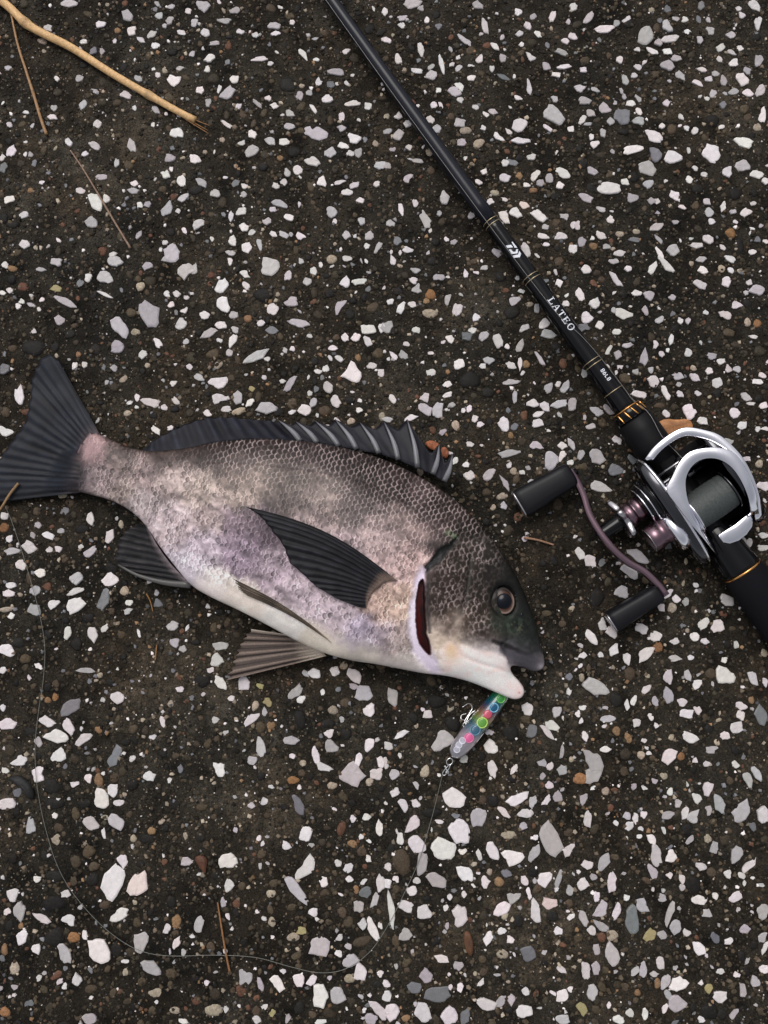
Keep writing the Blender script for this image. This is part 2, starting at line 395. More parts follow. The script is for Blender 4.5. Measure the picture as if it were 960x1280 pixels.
# ------------------------------------------------------------------ stones
# where the larger stones lie: for each 240 x 320 piece of the photograph, enlarged four times,
# "x y length width turn tone" of every stone
CAT = {
(0, 0): """350 12 100 45 0 g|238 138 55 45 60 g|632 70 85 65 90 g|500 118 50 45 0 w|658 150 62 58 0 w|755 168 55 38 -30 g|772 225 45 42 0 w|795 75 45 38 90 g|850 98 50 40 0 g|905 158 58 30 10 w|938 52 40 35 0 w|852 28 40 28 0 g|700 195 50 28 35 w|462 252 55 40 0 d|508 252 38 32 90 g|412 205 48 30 20 w|585 148 35 30 0 o|572 200 30 25 90 w|870 400 75 72 0 w|790 373 32 30 0 w|900 340 45 25 0 g|690 388 65 30 35 g|630 470 65 45 0 w|412 520 60 42 -70 g|280 390 35 30 0 w|395 388 48 38 -30 g|472 450 55 25 20 g|265 538 40 35 0 g|262 582 50 35 0 w|487 618 52 45 -40 w|340 705 45 35 60 w|475 725 75 35 40 g|660 730 100 45 70 g|780 548 55 35 40 g|885 663 72 60 60 w|845 785 55 50 0 g|420 765 42 35 -30 w|52 752 70 50 -40 w|12 785 40 30 90 w|150 770 35 25 -60 g|125 770 30 18 90 w|505 882 75 35 0 g|583 810 55 25 -75 g|825 865 55 42 60 w|908 905 68 45 90 w|670 915 38 32 0 w|665 948 65 32 15 g|812 943 38 36 0 b|400 948 50 35 0 w|480 1005 105 75 60 w|530 995 50 42 60 w|832 1040 95 55 -55 g|918 985 68 38 -25 w|697 1023 35 33 0 w|737 1022 42 35 0 g|42 998 58 45 -30 w|208 910 32 28 0 w|118 1072 52 42 0 w|458 1110 70 62 60 g|122 1220 75 52 30 w|855 1262 95 80 -40 g|690 1172 50 25 -60 g|825 1213 32 28 0 w|922 1150 38 25 60 w|888 1050 30 26 0 w|38 335 45 30 0 g|130 558 35 25 0 w|45 620 35 25 40 w|18 840 60 50 90 d|15 1085 55 50 90 k|60 1120 70 40 0 k|148 948 30 28 0 o|560 1270 50 25 0 w""",
(240, 0): """55 25 85 55 10 g|215 50 58 38 0 g|165 103 80 30 5 g|10 110 45 45 -40 g|68 160 50 42 0 w|243 153 45 40 0 w|315 172 38 35 0 w|420 162 45 32 0 w|412 125 70 35 -5 g|110 215 75 25 -5 g|88 290 62 55 -50 w|75 340 38 35 0 w|335 290 100 30 -10 w|558 268 75 30 50 w|620 295 40 30 0 w|772 250 45 32 -20 w|725 357 85 55 5 g|213 390 52 50 0 w|180 460 95 60 -40 g|38 450 45 40 60 w|78 508 50 35 -70 g|635 408 50 38 -60 w|690 420 50 40 0 d|540 470 52 38 -80 g|675 493 60 50 30 w|605 540 65 25 55 w|810 512 80 32 -5 w|880 528 48 38 10 w|380 488 40 30 0 w|412 525 40 32 0 w|325 515 60 25 45 g|232 528 40 35 -60 w|490 562 45 40 0 g|172 618 75 25 30 w|748 580 60 38 80 w|622 658 150 65 18 g|745 640 48 35 0 g|805 685 85 50 35 w|690 758 75 55 -25 g|755 725 52 40 20 w|302 668 52 45 20 w|392 702 55 40 30 g|460 705 58 40 0 w|298 752 78 55 -20 g|605 805 75 48 10 w|792 762 42 40 0 w|833 757 50 40 -60 g|10 790 60 55 30 w|250 708 40 30 -30 w|485 630 60 35 10 g|528 848 52 42 15 w|475 865 48 38 80 g|942 820 55 45 0 g|440 785 32 30 0 o|650 905 52 52 0 w|740 908 65 28 -25 w|808 925 52 42 -30 w|778 958 55 35 10 w|925 918 40 35 0 w|52 910 85 40 45 g|113 962 52 45 0 g|418 930 48 38 -20 w|458 908 42 35 40 w|262 928 38 30 40 w|258 965 35 30 60 g|435 1012 100 45 28 g|402 1043 48 30 10 w|700 1055 72 55 60 g|840 1000 40 32 0 w|482 1082 58 40 10 w|375 1100 55 52 0 g|245 1053 55 48 -40 w|195 1075 58 30 -80 w|30 1120 75 48 -15 w|258 1132 52 45 0 w|543 1180 70 38 15 w|460 1172 58 35 25 g|400 1163 55 28 35 w|300 1160 45 28 -50 w|203 1200 50 42 90 w|272 1235 70 60 -20 w|335 1215 65 30 80 g|770 1170 52 45 90 g|888 1178 48 45 45 g|848 1100 48 38 90 g|715 1103 32 30 0 w|930 1235 85 28 -55 g|875 1228 35 30 0 w|192 1262 45 35 10 g|135 440 50 22 -80 w|520 1250 45 32 -80 b|690 598 50 32 90 b|545 648 40 35 0 b|880 970 45 28 80 b|355 830 55 45 0 k|480 420 90 80 0 k|510 755 70 60 0 k|20 945 80 50 0 k""",
(480, 0): """140 15 100 50 -15 g|95 85 55 32 0 g|90 122 38 35 0 w|188 38 40 28 0 g|5 52 45 40 90 w|213 98 42 28 90 w|507 125 85 38 80 w|465 18 75 40 20 g|405 198 80 35 40 g|185 242 70 42 -80 w|555 228 52 38 40 w|515 223 45 32 0 R|12 197 45 40 0 w|72 290 55 38 70 w|287 318 110 32 80 w|160 350 65 35 8 w|240 373 58 55 30 g|235 330 40 28 -40 g|478 290 45 40 -60 w|372 283 38 25 -40 w|375 337 40 32 -30 g|340 318 38 25 0 w|435 325 38 18 5 w|440 388 52 32 -10 w|540 340 40 25 80 w|350 455 78 52 10 g|378 428 52 35 45 w|383 498 45 30 40 w|247 523 48 38 -60 w|285 522 42 22 60 w|460 532 38 28 0 w|275 447 35 30 0 w|675 60 52 38 30 w|748 82 40 35 0 g|842 80 58 40 -70 w|720 125 52 40 50 w|770 167 45 35 45 w|677 167 40 32 -40 w|692 218 32 30 0 w|735 278 58 42 60 w|592 285 48 35 50 g|908 205 48 30 10 w|945 178 50 42 0 w|950 35 50 40 90 w|895 258 78 32 10 g|815 332 52 38 40 g|905 332 75 28 -5 w|862 370 50 28 15 w|725 432 80 28 85 w|600 383 75 32 25 d|855 492 45 35 10 g|672 487 40 28 20 w|855 575 140 90 30 g|672 622 88 68 -30 w|688 700 95 48 5 w|820 638 75 28 30 w|935 640 40 35 0 w|378 608 65 48 0 g|495 635 35 32 0 w|573 680 75 38 40 w|625 655 48 28 50 w|545 555 50 30 15 g|508 565 38 25 30 w|72 575 58 40 15 w|232 593 50 38 20 w|265 640 55 45 50 g|115 615 45 35 30 w|20 655 50 30 0 g|75 673 65 48 -50 g|387 712 58 40 15 g|475 715 65 42 -20 c|408 648 60 40 0 c|125 735 35 32 0 w|45 742 40 28 -30 g|12 825 50 40 30 g|172 805 65 30 10 g|120 893 60 42 -40 g|605 813 50 38 -70 w|645 808 60 35 20 d|735 780 50 42 -20 w|680 785 45 40 0 k|900 858 85 50 30 w|605 885 65 55 60 w|760 875 62 42 -30 w|830 888 50 42 -60 g|785 910 42 38 0 g|885 922 45 40 0 w|715 922 40 28 0 w|680 875 45 28 70 o|748 948 40 28 0 o|300 990 72 60 90 g|475 908 42 35 40 w|500 855 38 30 0 w|555 962 45 32 0 c|530 1005 40 38 0 w|207 1095 100 50 60 g|87 1045 65 28 80 w|157 1010 45 28 70 w|278 1063 38 28 -60 g|30 1115 52 42 20 g|705 1025 62 42 20 p|660 1063 70 45 5 w|600 1085 80 45 60 w|775 1078 85 52 20 w|905 1083 50 42 20 g|805 1135 40 35 0 g|795 1178 58 28 10 w|888 1178 80 45 5 w|710 1245 95 45 70 w|945 1245 50 50 0 w|815 1220 42 22 0 w|437 1075 45 38 30 g|120 1250 55 38 30 w|313 1193 35 25 45 w|348 1207 40 28 -20 g|258 1205 45 45 0 k|950 1125 50 40 90 w|565 1262 50 40 30 g|600 995 45 22 30 w|860 975 60 50 0 k|200 430 40 30 0 b""",
(720, 0): """65 85 80 40 -40 g|145 140 105 45 0 w|203 115 42 40 30 g|255 92 60 25 -30 w|342 178 105 78 -80 g|455 128 62 52 40 g|467 193 92 42 0 w|415 208 52 38 40 g|390 255 80 28 20 w|460 252 52 32 15 w|405 137 48 38 90 b|305 242 35 25 0 w|895 22 70 45 35 w|832 70 40 35 30 w|910 112 68 40 -75 w|670 155 58 45 30 g|780 172 55 32 0 g|545 95 42 35 30 w|500 90 45 25 -10 g|663 95 35 30 90 g|558 152 40 28 10 w|620 195 45 38 40 g|723 235 55 42 -25 w|822 235 38 30 0 w|780 258 65 25 30 g|915 300 70 42 -80 g|793 310 58 35 -30 w|860 352 50 42 70 g|720 295 38 28 60 w|220 298 48 38 70 w|40 345 50 35 5 w|312 332 45 35 50 w|293 372 35 30 0 w|460 325 68 52 5 g|500 288 55 35 0 g|525 372 58 40 25 g|635 345 55 30 10 w|700 362 42 38 0 g|612 412 70 30 35 w|665 390 42 35 0 w|740 398 62 40 70 g|830 390 70 55 60 w|248 395 60 42 80 g|20 437 55 48 -20 w|45 502 68 48 0 g|100 445 50 25 20 g|72 565 55 42 20 g|145 540 68 52 30 g|32 597 62 35 -55 w|62 618 45 22 -10 g|175 605 45 38 0 g|275 517 52 32 0 w|313 553 45 35 20 w|235 582 105 90 80 d|315 598 58 52 20 g|312 488 50 30 50 g|455 510 38 35 0 w|685 465 50 40 0 g|790 457 50 35 -10 g|865 460 55 42 20 w|918 452 72 55 -40 g|935 572 78 42 -80 w|910 630 50 42 0 c|845 540 48 45 0 b|598 650 48 38 -70 w|530 580 42 25 40 w|135 658 52 32 80 g|80 680 32 30 0 w|100 718 52 38 -15 w|388 680 115 58 30 w|432 625 38 32 0 w|292 743 125 45 0 w|402 770 92 70 70 d|490 783 85 75 0 w|362 838 105 70 25 g|675 760 115 95 -60 w|840 708 90 60 10 w|835 828 80 55 5 g|757 858 60 50 -50 w|905 868 88 45 10 w|240 655 55 35 10 k|85 853 55 45 30 g|170 940 110 65 5 w|85 935 65 60 0 k|38 812 60 50 90 k|248 908 42 35 30 w|362 918 60 42 -10 g|570 898 42 40 0 w|600 840 38 25 30 w|645 870 38 25 20 w|55 985 82 50 15 g|128 1040 60 28 15 g|283 990 60 52 20 g|495 975 70 45 60 w|378 998 50 40 80 g|405 1005 38 32 0 w|532 1032 45 25 15 w|655 1005 45 32 50 w|668 1058 52 42 20 g|740 1030 55 28 -80 w|785 1055 38 35 0 g|842 1060 68 48 -5 w|888 1013 30 28 0 w|402 1133 72 48 -35 g|500 1110 42 30 0 g|130 1175 68 42 40 w|178 1095 45 40 60 w|10 1122 50 40 -80 w|222 1167 42 32 -10 c|30 1205 65 45 -80 g|90 1228 40 38 0 o|292 1195 58 32 10 d|665 1192 78 48 60 w|607 1222 78 35 5 w|485 1250 60 55 0 g|775 1163 50 50 0 O|418 1195 65 22 45 g|738 1233 35 28 10 w|888 1257 48 35 -20 w|420 1265 90 35 60 w|220 1265 68 35 -5 w|155 1228 38 35 0 g|950 1205 35 30 0 w|950 905 40 35 70 w|820 1230 90 45 90 k|800 965 70 60 0 k|610 940 60 50 0 k|685 600 70 60 0 k|905 180 50 45 0 k|270 115 60 40 -20 k""",
(0, 320): """278 22 75 50 -5 g|570 25 90 65 20 g|855 10 85 50 0 g|930 75 90 85 0 g|440 108 48 45 90 w|525 108 92 72 40 g|735 48 55 42 -40 g|58 60 52 32 10 o|205 65 55 30 0 g|25 45 40 35 0 w|278 160 52 36 5 y|325 228 125 42 30 g|525 190 90 18 22 w|105 225 40 25 20 w|87 250 33 30 0 w|188 265 28 26 0 w|152 242 42 22 20 g|205 215 28 26 0 w|10 180 30 30 0 w|45 170 40 30 30 w|295 322 62 52 0 g|595 345 125 90 55 g|745 285 155 100 70 g|900 342 62 55 -30 w|595 455 88 72 0 g|792 438 68 35 50 w|715 490 50 42 90 w|852 240 38 30 -30 w|885 188 45 32 10 w|835 185 45 35 0 w|918 270 42 30 -40 w|932 203 35 28 10 w|928 425 35 32 60 g|565 560 48 35 20 g|370 543 48 30 -70 w|422 540 35 32 0 w|92 695 115 55 70 w|22 872 85 55 10 w|685 705 40 32 80 w|748 732 88 58 10 w|822 757 45 38 10 w|877 722 48 35 60 w|865 635 38 30 -30 w|645 733 40 22 -30 w|778 873 70 35 40 w|848 858 38 25 -20 w|635 785 40 30 0 c|165 455 110 90 0 k|55 115 50 45 0 k|20 565 60 50 0 d|390 490 28 26 0 o|700 150 50 40 -40 c|168 376 32 25 30 w|60 460 45 35 0 b|735 545 30 25 0 c""",
(240, 320): """388 58 110 108 0 g|8 65 60 40 90 g|190 25 42 28 80 w|148 140 85 68 -70 w|265 90 58 38 30 w|268 145 55 38 45 w|478 98 55 40 -60 w|572 128 50 42 20 g|605 75 45 38 20 w|778 12 50 35 -5 w|765 130 60 42 -55 w|835 123 75 42 -5 w|698 12 50 50 0 c|495 225 85 58 -5 g|155 238 85 62 35 w|62 295 48 45 90 w|207 292 52 42 -50 g|402 268 72 62 90 w|740 250 88 48 -50 g|905 255 65 45 -50 b|278 310 40 38 30 o|148 342 72 45 15 w|220 368 45 36 10 g|340 333 45 35 -10 w|525 332 105 50 12 g|400 373 62 45 20 d|85 382 95 38 -30 g|200 425 80 38 -70 w|188 482 40 35 -45 g|135 422 32 28 0 w|880 365 95 60 15 w|765 403 45 45 0 w|822 402 52 48 0 w|880 425 55 45 45 w|948 355 55 50 90 w|720 405 35 32 0 b|700 458 55 30 5 w|738 510 45 30 30 w|325 498 125 55 -28 g|372 512 38 25 0 w|498 460 32 25 30 w|105 487 72 48 -30 b|228 518 48 28 70 b|800 582 105 105 20 w|902 545 65 32 -10 w|945 580 45 40 90 w|667 560 48 38 -60 w|630 575 40 28 -5 w|30 605 62 35 25 g|128 635 125 58 -10 w|490 640 105 35 -50 g|678 652 65 58 90 g|720 720 75 50 70 w|135 715 85 60 0 w|232 705 62 55 90 g|170 762 62 32 0 w|292 733 60 35 -30 w|375 758 95 72 0 g|230 775 70 35 -20 c|75 785 55 35 0 w|565 772 68 62 0 w|607 730 48 40 -50 g|500 780 38 30 -30 w|588 685 32 25 0 w|450 625 32 28 0 w|300 662 35 28 0 y|835 770 35 32 0 w|795 825 40 35 0 c|950 800 45 30 80 c|790 718 60 45 0 k|930 485 55 50 0 b|830 505 42 28 70 o|620 665 35 32 90 d|440 400 40 30 90 b|430 780 60 40 0 k|360 190 100 80 0 k|690 185 55 45 0 k|790 290 55 50 0 k""",
(480, 320): """45 22 55 40 70 w|155 68 55 28 10 g|275 105 60 48 -30 g|145 120 45 38 20 w|168 163 58 58 60 g|233 190 58 48 20 O|212 222 35 30 0 o|30 225 35 32 0 w|85 258 58 40 -60 w|143 240 45 32 20 w|320 215 68 32 -80 g|230 285 75 45 0 c|368 270 68 55 60 w|410 88 48 25 80 w|505 57 40 32 20 g|465 82 45 18 10 w|460 308 45 38 -20 w|658 222 60 58 0 g|690 172 40 25 0 w|765 260 58 35 -80 g|878 132 50 40 80 w|860 80 35 20 80 w|12 350 70 65 -40 g|45 372 52 45 -10 k|163 370 52 42 60 w|328 410 58 42 5 w|412 398 65 52 15 d|443 373 42 35 10 w|497 400 65 40 -60 g|570 415 82 45 75 w|705 358 65 40 -35 g|803 338 55 48 -30 w|825 388 88 52 10 g|680 450 80 35 -70 g|780 510 105 25 60 g|615 452 30 28 0 w|50 497 58 28 25 w|98 495 52 42 60 g|112 440 45 25 15 w|375 543 58 55 0 w|523 523 58 42 0 g|635 543 58 35 10 w|682 538 68 22 88 w|712 540 38 36 0 o|495 548 32 28 0 w|235 582 48 40 30 w|635 630 90 32 -3 g|655 705 75 30 88 g|825 658 62 42 -45 g|870 638 38 32 30 w|908 655 65 45 -60 g|318 640 55 28 -20 w|42 710 55 38 60 w|208 705 50 48 0 w|320 693 52 30 -15 w|205 765 78 52 25 g|272 770 100 52 -80 g|130 810 75 38 -35 w|340 743 38 28 0 g|428 763 45 28 -80 w|397 770 30 25 0 w|453 812 42 35 -40 w|485 842 38 30 0 w|528 830 38 35 80 k|597 835 85 60 90 w|655 850 48 40 -60 d|742 735 62 42 -5 w|810 750 60 42 60 w|878 740 75 48 -15 g|940 740 60 50 90 g|772 787 55 40 -20 w|770 833 70 40 -10 w|880 795 35 22 50 g|635 895 35 28 60 o|297 880 55 28 -30 g|360 845 48 40 90 c|435 940 42 32 -10 w|765 950 62 55 20 g|635 985 120 45 -8 g|892 943 48 38 20 w|940 945 75 38 80 g|838 1020 115 65 80 g|893 1000 62 38 -60 w|935 1030 42 30 -10 w|355 1022 50 30 -70 w|413 1045 38 32 30 w|430 1095 58 55 0 w|528 1090 78 62 -50 g|605 1135 90 35 55 g|628 1043 35 25 -40 w|693 1080 38 25 20 w|650 1075 38 35 0 c|740 1130 45 40 0 g|597 1245 45 40 40 g|515 1180 42 40 0 b|20 815 60 30 10 g|430 620 100 90 0 k|640 280 80 70 0 k|520 680 70 50 0 k""",
(720, 320): """450 40 120 40 50 w|385 55 70 42 -55 w|50 65 52 42 0 w|190 25 50 35 0 g|265 60 40 38 45 w|205 118 100 48 60 w|300 183 62 28 0 w|370 195 58 52 -20 g|625 142 75 42 10 w|640 72 62 38 20 w|750 128 60 50 -60 w|775 15 60 35 15 w|625 15 55 40 0 g|773 70 42 30 60 w|870 130 38 32 30 w|910 170 85 58 10 g|852 182 35 28 80 g|808 243 52 38 0 w|20 187 75 40 65 w|95 232 62 55 20 w|55 305 65 60 0 w|242 287 92 62 20 w|350 270 58 38 70 g|40 357 70 60 10 d|120 348 52 42 0 w|208 375 48 35 5 w|418 318 52 35 -30 g|523 322 42 35 0 w|485 203 38 32 10 g|753 295 68 42 30 w|860 327 50 32 80 c|910 335 42 40 0 O|478 415 58 32 -75 w|400 440 38 38 -20 w|252 445 65 30 -5 g|210 493 55 42 60 g|342 505 90 40 -80 g|165 470 65 20 -55 w|883 403 60 18 8 w|565 482 45 40 20 w|682 500 52 38 15 g|728 525 52 32 -10 w|222 555 40 30 -10 w|155 550 35 32 0 w|760 563 42 42 0 w|808 565 42 40 40 g|665 573 42 35 20 w|393 622 70 58 20 w|513 595 58 52 30 g|600 607 58 45 40 w|710 633 60 55 90 w|910 628 58 32 0 w|933 595 42 28 30 w|450 680 80 45 60 w|520 690 40 35 30 w|612 685 42 35 0 w|518 643 35 30 0 g|325 693 85 38 15 w|850 703 65 42 20 g|872 738 48 22 -5 w|575 773 80 75 -60 w|640 822 55 48 20 w|455 790 42 40 30 w|798 782 60 48 60 w|835 847 52 38 -20 w|945 745 50 32 -30 w|45 590 58 35 70 g|105 777 68 50 30 g|165 770 75 38 50 g|75 850 58 32 0 g|205 920 62 40 70 w|25 990 60 35 -75 g|108 1005 100 65 40 g|198 1070 85 55 10 d|288 1020 65 45 50 d|120 1158 120 55 15 g|38 1052 50 38 10 b|860 1015 38 35 10 w|920 1038 40 38 -50 c|945 1145 75 55 10 w|420 747 55 28 -5 b|300 575 40 35 0 g|945 865 40 25 10 w|860 235 50 45 90 k|130 115 38 32 0 b|430 490 35 30 60 w|915 712 42 40 0 k|240 185 50 45 0 k|710 685 55 50 0 k|500 360 45 35 0 k|760 930 70 50 20 g""",
(0, 640): """20 20 40 40 0 w|15 78 50 45 0 O|45 135 45 38 90 w|140 173 92 52 30 w|55 192 72 40 -10 g|185 65 45 28 10 g|240 118 62 42 15 w|452 32 58 40 65 w|550 130 80 55 80 w|445 200 92 40 -40 g|290 187 48 35 10 w|245 190 35 30 0 w|300 95 40 25 -20 g|97 268 62 48 0 w|200 303 65 38 10 w|142 335 62 32 80 b|50 367 52 38 10 w|175 393 65 48 -10 g|38 405 75 35 0 w|378 335 75 68 20 g|375 395 78 32 -25 w|550 340 85 68 -20 w|515 442 118 62 -85 d|375 463 110 72 -35 w|265 460 58 45 -30 w|172 495 72 58 50 g|30 487 72 25 0 c|52 522 42 32 0 w|335 612 75 38 -75 w|460 608 85 62 80 w|522 583 48 32 -60 w|640 452 42 32 0 w|638 497 45 35 0 g|865 565 62 48 -10 g|872 650 58 48 0 g|912 685 42 32 -20 g|693 610 55 18 80 w|935 580 45 20 -60 w|30 695 85 60 20 w|190 770 45 28 40 w|125 735 52 48 0 b|435 795 100 35 8 g|497 817 28 28 0 c|590 923 70 65 0 w|348 977 125 68 -25 d|272 928 42 32 -70 O|235 942 32 32 0 o|35 1063 100 65 10 w|232 1048 90 52 30 w|340 1075 100 55 60 w|280 1127 120 75 5 w|412 1137 88 48 -25 w|190 1153 52 38 80 g|288 1222 98 62 -35 w|95 1247 82 55 0 w|565 1225 105 60 -60 d|658 1235 38 36 0 w|812 1050 58 28 60 w|490 1090 38 32 20 o|895 890 45 32 -10 w|8 790 40 40 0 w|85 655 75 50 0 k|380 660 60 60 0 k|555 280 70 50 20 k|10 980 45 35 90 w|150 1100 65 55 0 k|440 530 60 50 0 k|410 85 70 50 0 k|620 395 45 45 0 c""",
(240, 800): """140 28 95 50 -5 g|118 98 78 62 -10 w|92 153 48 30 -5 w|145 215 85 50 55 w|258 220 75 65 50 w|192 292 38 32 0 w|112 400 50 38 0 g|295 398 95 40 -40 w|315 330 55 30 -60 c|362 360 40 32 90 g|520 262 98 45 -45 g|543 297 45 40 -30 w|608 170 75 55 40 w|565 168 50 25 40 g|712 153 58 52 0 w|815 180 78 60 60 w|865 268 95 70 0 g|805 233 50 35 10 g|885 355 70 62 90 w|652 260 35 28 90 w|378 315 48 45 0 y|338 230 38 28 30 y|343 530 98 50 85 g|302 608 52 50 0 g|135 643 90 50 70 w|500 502 85 40 -5 g|688 467 48 45 90 w|395 428 42 38 -60 o|695 535 70 70 20 g|617 578 78 40 75 w|660 637 85 42 25 w|890 525 70 50 -60 w|797 670 115 110 20 g|832 600 80 30 -80 w|945 610 60 40 90 w|928 675 72 55 5 w|500 582 35 28 -20 w|503 703 58 40 0 O|700 730 48 35 -15 c|527 825 105 48 50 d|362 810 40 38 90 w|297 830 40 35 0 g|568 978 82 55 -70 w|747 945 68 42 -80 R|470 1030 58 35 40 w|875 888 40 32 0 w|805 897 35 32 90 w|940 945 85 35 90 w|847 985 32 28 0 w|803 1022 48 35 0 o|335 993 25 25 0 w|562 1140 130 75 -55 w|185 1102 98 85 0 w|180 1228 58 48 90 w|520 1250 150 60 60 g|658 1213 50 48 90 w|730 1118 38 35 0 w|778 1142 48 45 0 w|883 1098 38 32 90 w|942 1215 85 55 90 w|788 1198 42 30 20 w|858 1213 40 28 -50 w|820 1253 45 28 90 o|540 400 95 50 85 k|675 420 75 45 -20 k|770 470 60 50 90 k|765 315 50 45 0 b|50 205 80 60 0 k|705 352 45 45 0 c|888 712 38 38 0 c|632 522 35 28 0 b|850 1060 50 45 0 b""",
(240, 960): """155 670 50 30 80 g|178 745 38 22 60 w|32 785 100 55 -60 g|610 722 48 45 90 w|832 690 65 58 0 g|915 665 82 32 -80 g|870 628 60 60 0 d|750 725 50 45 90 b|390 712 45 30 80 b|632 900 120 95 -20 g|545 817 55 42 0 y|855 785 55 50 90 w|905 810 125 40 75 w|790 965 75 72 90 g|840 1022 85 65 -70 w|790 1055 55 40 0 c|522 945 62 38 -25 b|265 1050 95 70 -60 g|340 1083 70 32 80 g|428 1083 105 58 50 w|535 1070 65 62 90 w|603 1062 60 48 -45 w|643 1140 115 85 80 w|727 1143 80 72 90 g|72 1077 35 28 -40 w|168 1210 38 30 90 w|108 1215 80 55 0 c|362 1195 35 28 0 w|402 1230 45 28 -70 y|325 1262 40 40 0 w|735 850 35 35 0 w|733 930 35 32 0 w|780 893 38 32 0 g|942 795 35 28 90 w|850 870 100 40 -20 b|940 1030 40 35 0 w|940 1215 110 60 50 w|900 1262 80 50 0 g|642 1272 60 25 0 w|480 1255 50 25 -80 g""",
(480, 860): """38 42 95 72 80 g|218 132 48 42 0 w|88 232 78 35 -35 w|290 265 100 100 0 g|22 290 45 42 0 w|535 297 75 65 90 w|527 222 45 32 0 w|718 107 60 58 0 w|840 185 85 52 35 w|815 218 85 30 55 w|863 118 60 45 90 g|710 155 48 42 0 b|623 335 58 42 0 b|8 370 65 30 90 w|540 400 105 45 75 w|650 408 65 22 -55 w|893 410 55 52 0 g|833 390 60 30 -55 w|793 378 50 42 0 g|893 318 80 25 -85 g|50 435 58 50 0 g|745 215 70 50 -40 d|630 225 85 80 0 k|345 180 80 75 0 k|265 65 85 70 0 k|205 420 60 45 90 c|830 490 48 42 0 w|395 355 60 40 -20 w""",
(480, 960): """55 118 50 42 -50 w|162 90 45 30 60 g|100 188 70 45 75 w|155 177 52 42 30 w|360 153 155 90 20 w|670 157 105 58 -20 w|748 168 68 40 -75 g|812 165 65 42 -50 w|870 148 60 45 90 g|478 250 110 70 -60 g|600 222 75 35 40 w|708 230 75 45 10 w|145 282 85 55 -45 w|280 270 48 22 0 w|378 318 140 85 70 w|620 338 80 42 -5 c|700 290 42 32 -20 g|835 370 190 110 65 g|85 355 60 40 80 w|160 385 95 70 50 w|290 412 140 115 20 w|395 417 42 38 0 w|547 418 102 62 65 w|645 450 105 75 15 w|752 425 90 55 -50 g|927 410 80 38 -55 w|90 475 120 85 80 b|190 475 115 60 -70 g|478 438 52 28 70 w|760 347 30 28 0 w|18 495 42 32 60 w|268 560 98 65 20 g|408 535 110 65 60 w|505 572 58 50 90 w|808 555 80 72 0 w|875 560 90 32 -80 g|705 567 45 38 90 w|15 582 65 50 -50 w|165 565 40 38 0 w|138 618 48 45 90 w|577 572 48 42 90 o|935 610 58 40 90 g|647 648 68 58 0 g|725 635 62 28 75 w|592 702 95 60 -20 w|835 680 95 50 0 p|38 715 165 38 75 w|115 697 80 55 20 w|203 722 78 72 0 w|375 740 90 90 0 w|760 725 115 55 80 w|605 742 40 30 -40 c|110 835 70 62 0 g|845 745 55 50 0 k|60 875 60 38 90 b|590 820 52 45 0 w|523 855 68 40 -75 w|632 862 40 38 0 w|937 747 38 25 -30 w|872 818 48 38 0 w|290 957 65 42 10 w|375 990 52 45 0 g|213 1045 75 62 90 g|725 935 80 75 0 d|152 1102 70 65 90 d|260 1135 140 85 5 d|380 1100 48 35 -60 w|513 1185 80 70 20 w|583 1168 62 58 90 g|640 1160 60 40 90 g|700 1220 85 70 20 w|893 1143 68 55 90 w|885 1010 52 35 30 w|197 1225 110 70 70 w|328 1240 80 70 90 w|405 1240 75 60 90 d|32 1222 85 80 90 w|895 1260 80 60 0 g|15 1145 50 45 90 w|10 1080 45 40 90 w|710 1120 40 35 0 w|740 525 60 60 0 k|615 530 48 42 0 d|545 165 60 50 0 k|110 1255 40 32 0 o|487 1075 42 25 -40 w|240 225 90 50 0 k|925 325 45 40 0 b""",
(720, 640): """18 205 85 50 70 w|75 243 70 65 90 w|275 300 105 55 35 w|235 405 78 60 0 g|315 225 115 50 35 g|135 565 62 40 90 w|178 600 68 42 40 w|80 625 80 50 45 w|190 692 70 50 -75 w|323 588 68 58 0 w|400 622 62 50 0 w|35 720 45 32 0 w|125 715 35 30 0 w|257 733 68 38 90 w|352 705 98 55 -55 w|413 677 52 48 90 O|497 648 58 38 10 w|500 735 75 38 5 g|575 728 32 28 30 w|598 622 55 48 90 w|640 562 68 45 -60 w|712 570 75 50 -35 w|648 645 40 30 0 w|503 437 40 38 0 w|432 477 40 40 0 w|550 447 48 38 90 g|483 480 50 45 90 c|752 440 75 60 0 g|460 410 70 40 -40 w|105 430 100 75 90 k|105 877 130 75 10 g|270 810 60 60 0 b|467 825 75 52 85 w|560 820 58 35 70 g|608 865 62 48 90 w|752 815 100 100 10 w|350 888 55 35 -25 w|463 910 85 58 85 g|290 940 60 28 -70 w|255 965 65 28 88 w|398 945 50 32 70 g|533 955 58 45 30 w|613 988 60 35 55 w|553 1012 85 48 5 w|890 835 80 42 70 w|830 967 65 42 10 w|828 1020 48 42 90 w|813 1080 72 58 -25 w|925 1015 100 72 90 d|750 1120 55 45 -45 w|570 1125 85 55 20 w|305 1053 48 42 0 w|375 1025 42 28 50 w|160 1033 62 40 5 g|45 1118 60 42 60 w|205 1097 45 38 90 o|263 1132 55 32 80 o|148 1190 60 32 -10 w|90 1240 140 90 70 g|467 1230 100 62 -60 w|682 1190 72 42 5 g|530 1225 40 40 0 O|600 1243 32 32 0 w|655 1258 35 28 0 w|745 740 35 35 0 w|803 662 38 30 90 w|945 705 40 35 90 c|880 940 38 28 90 o|800 1265 40 35 0 w|35 978 40 28 0 w|200 940 70 65 90 k|30 828 38 28 90 c|870 155 45 35 90 w|940 180 60 40 0 w|845 150 50 35 80 w|945 115 50 40 0 w|950 855 50 30 90 w|810 1190 55 50 0 k""",
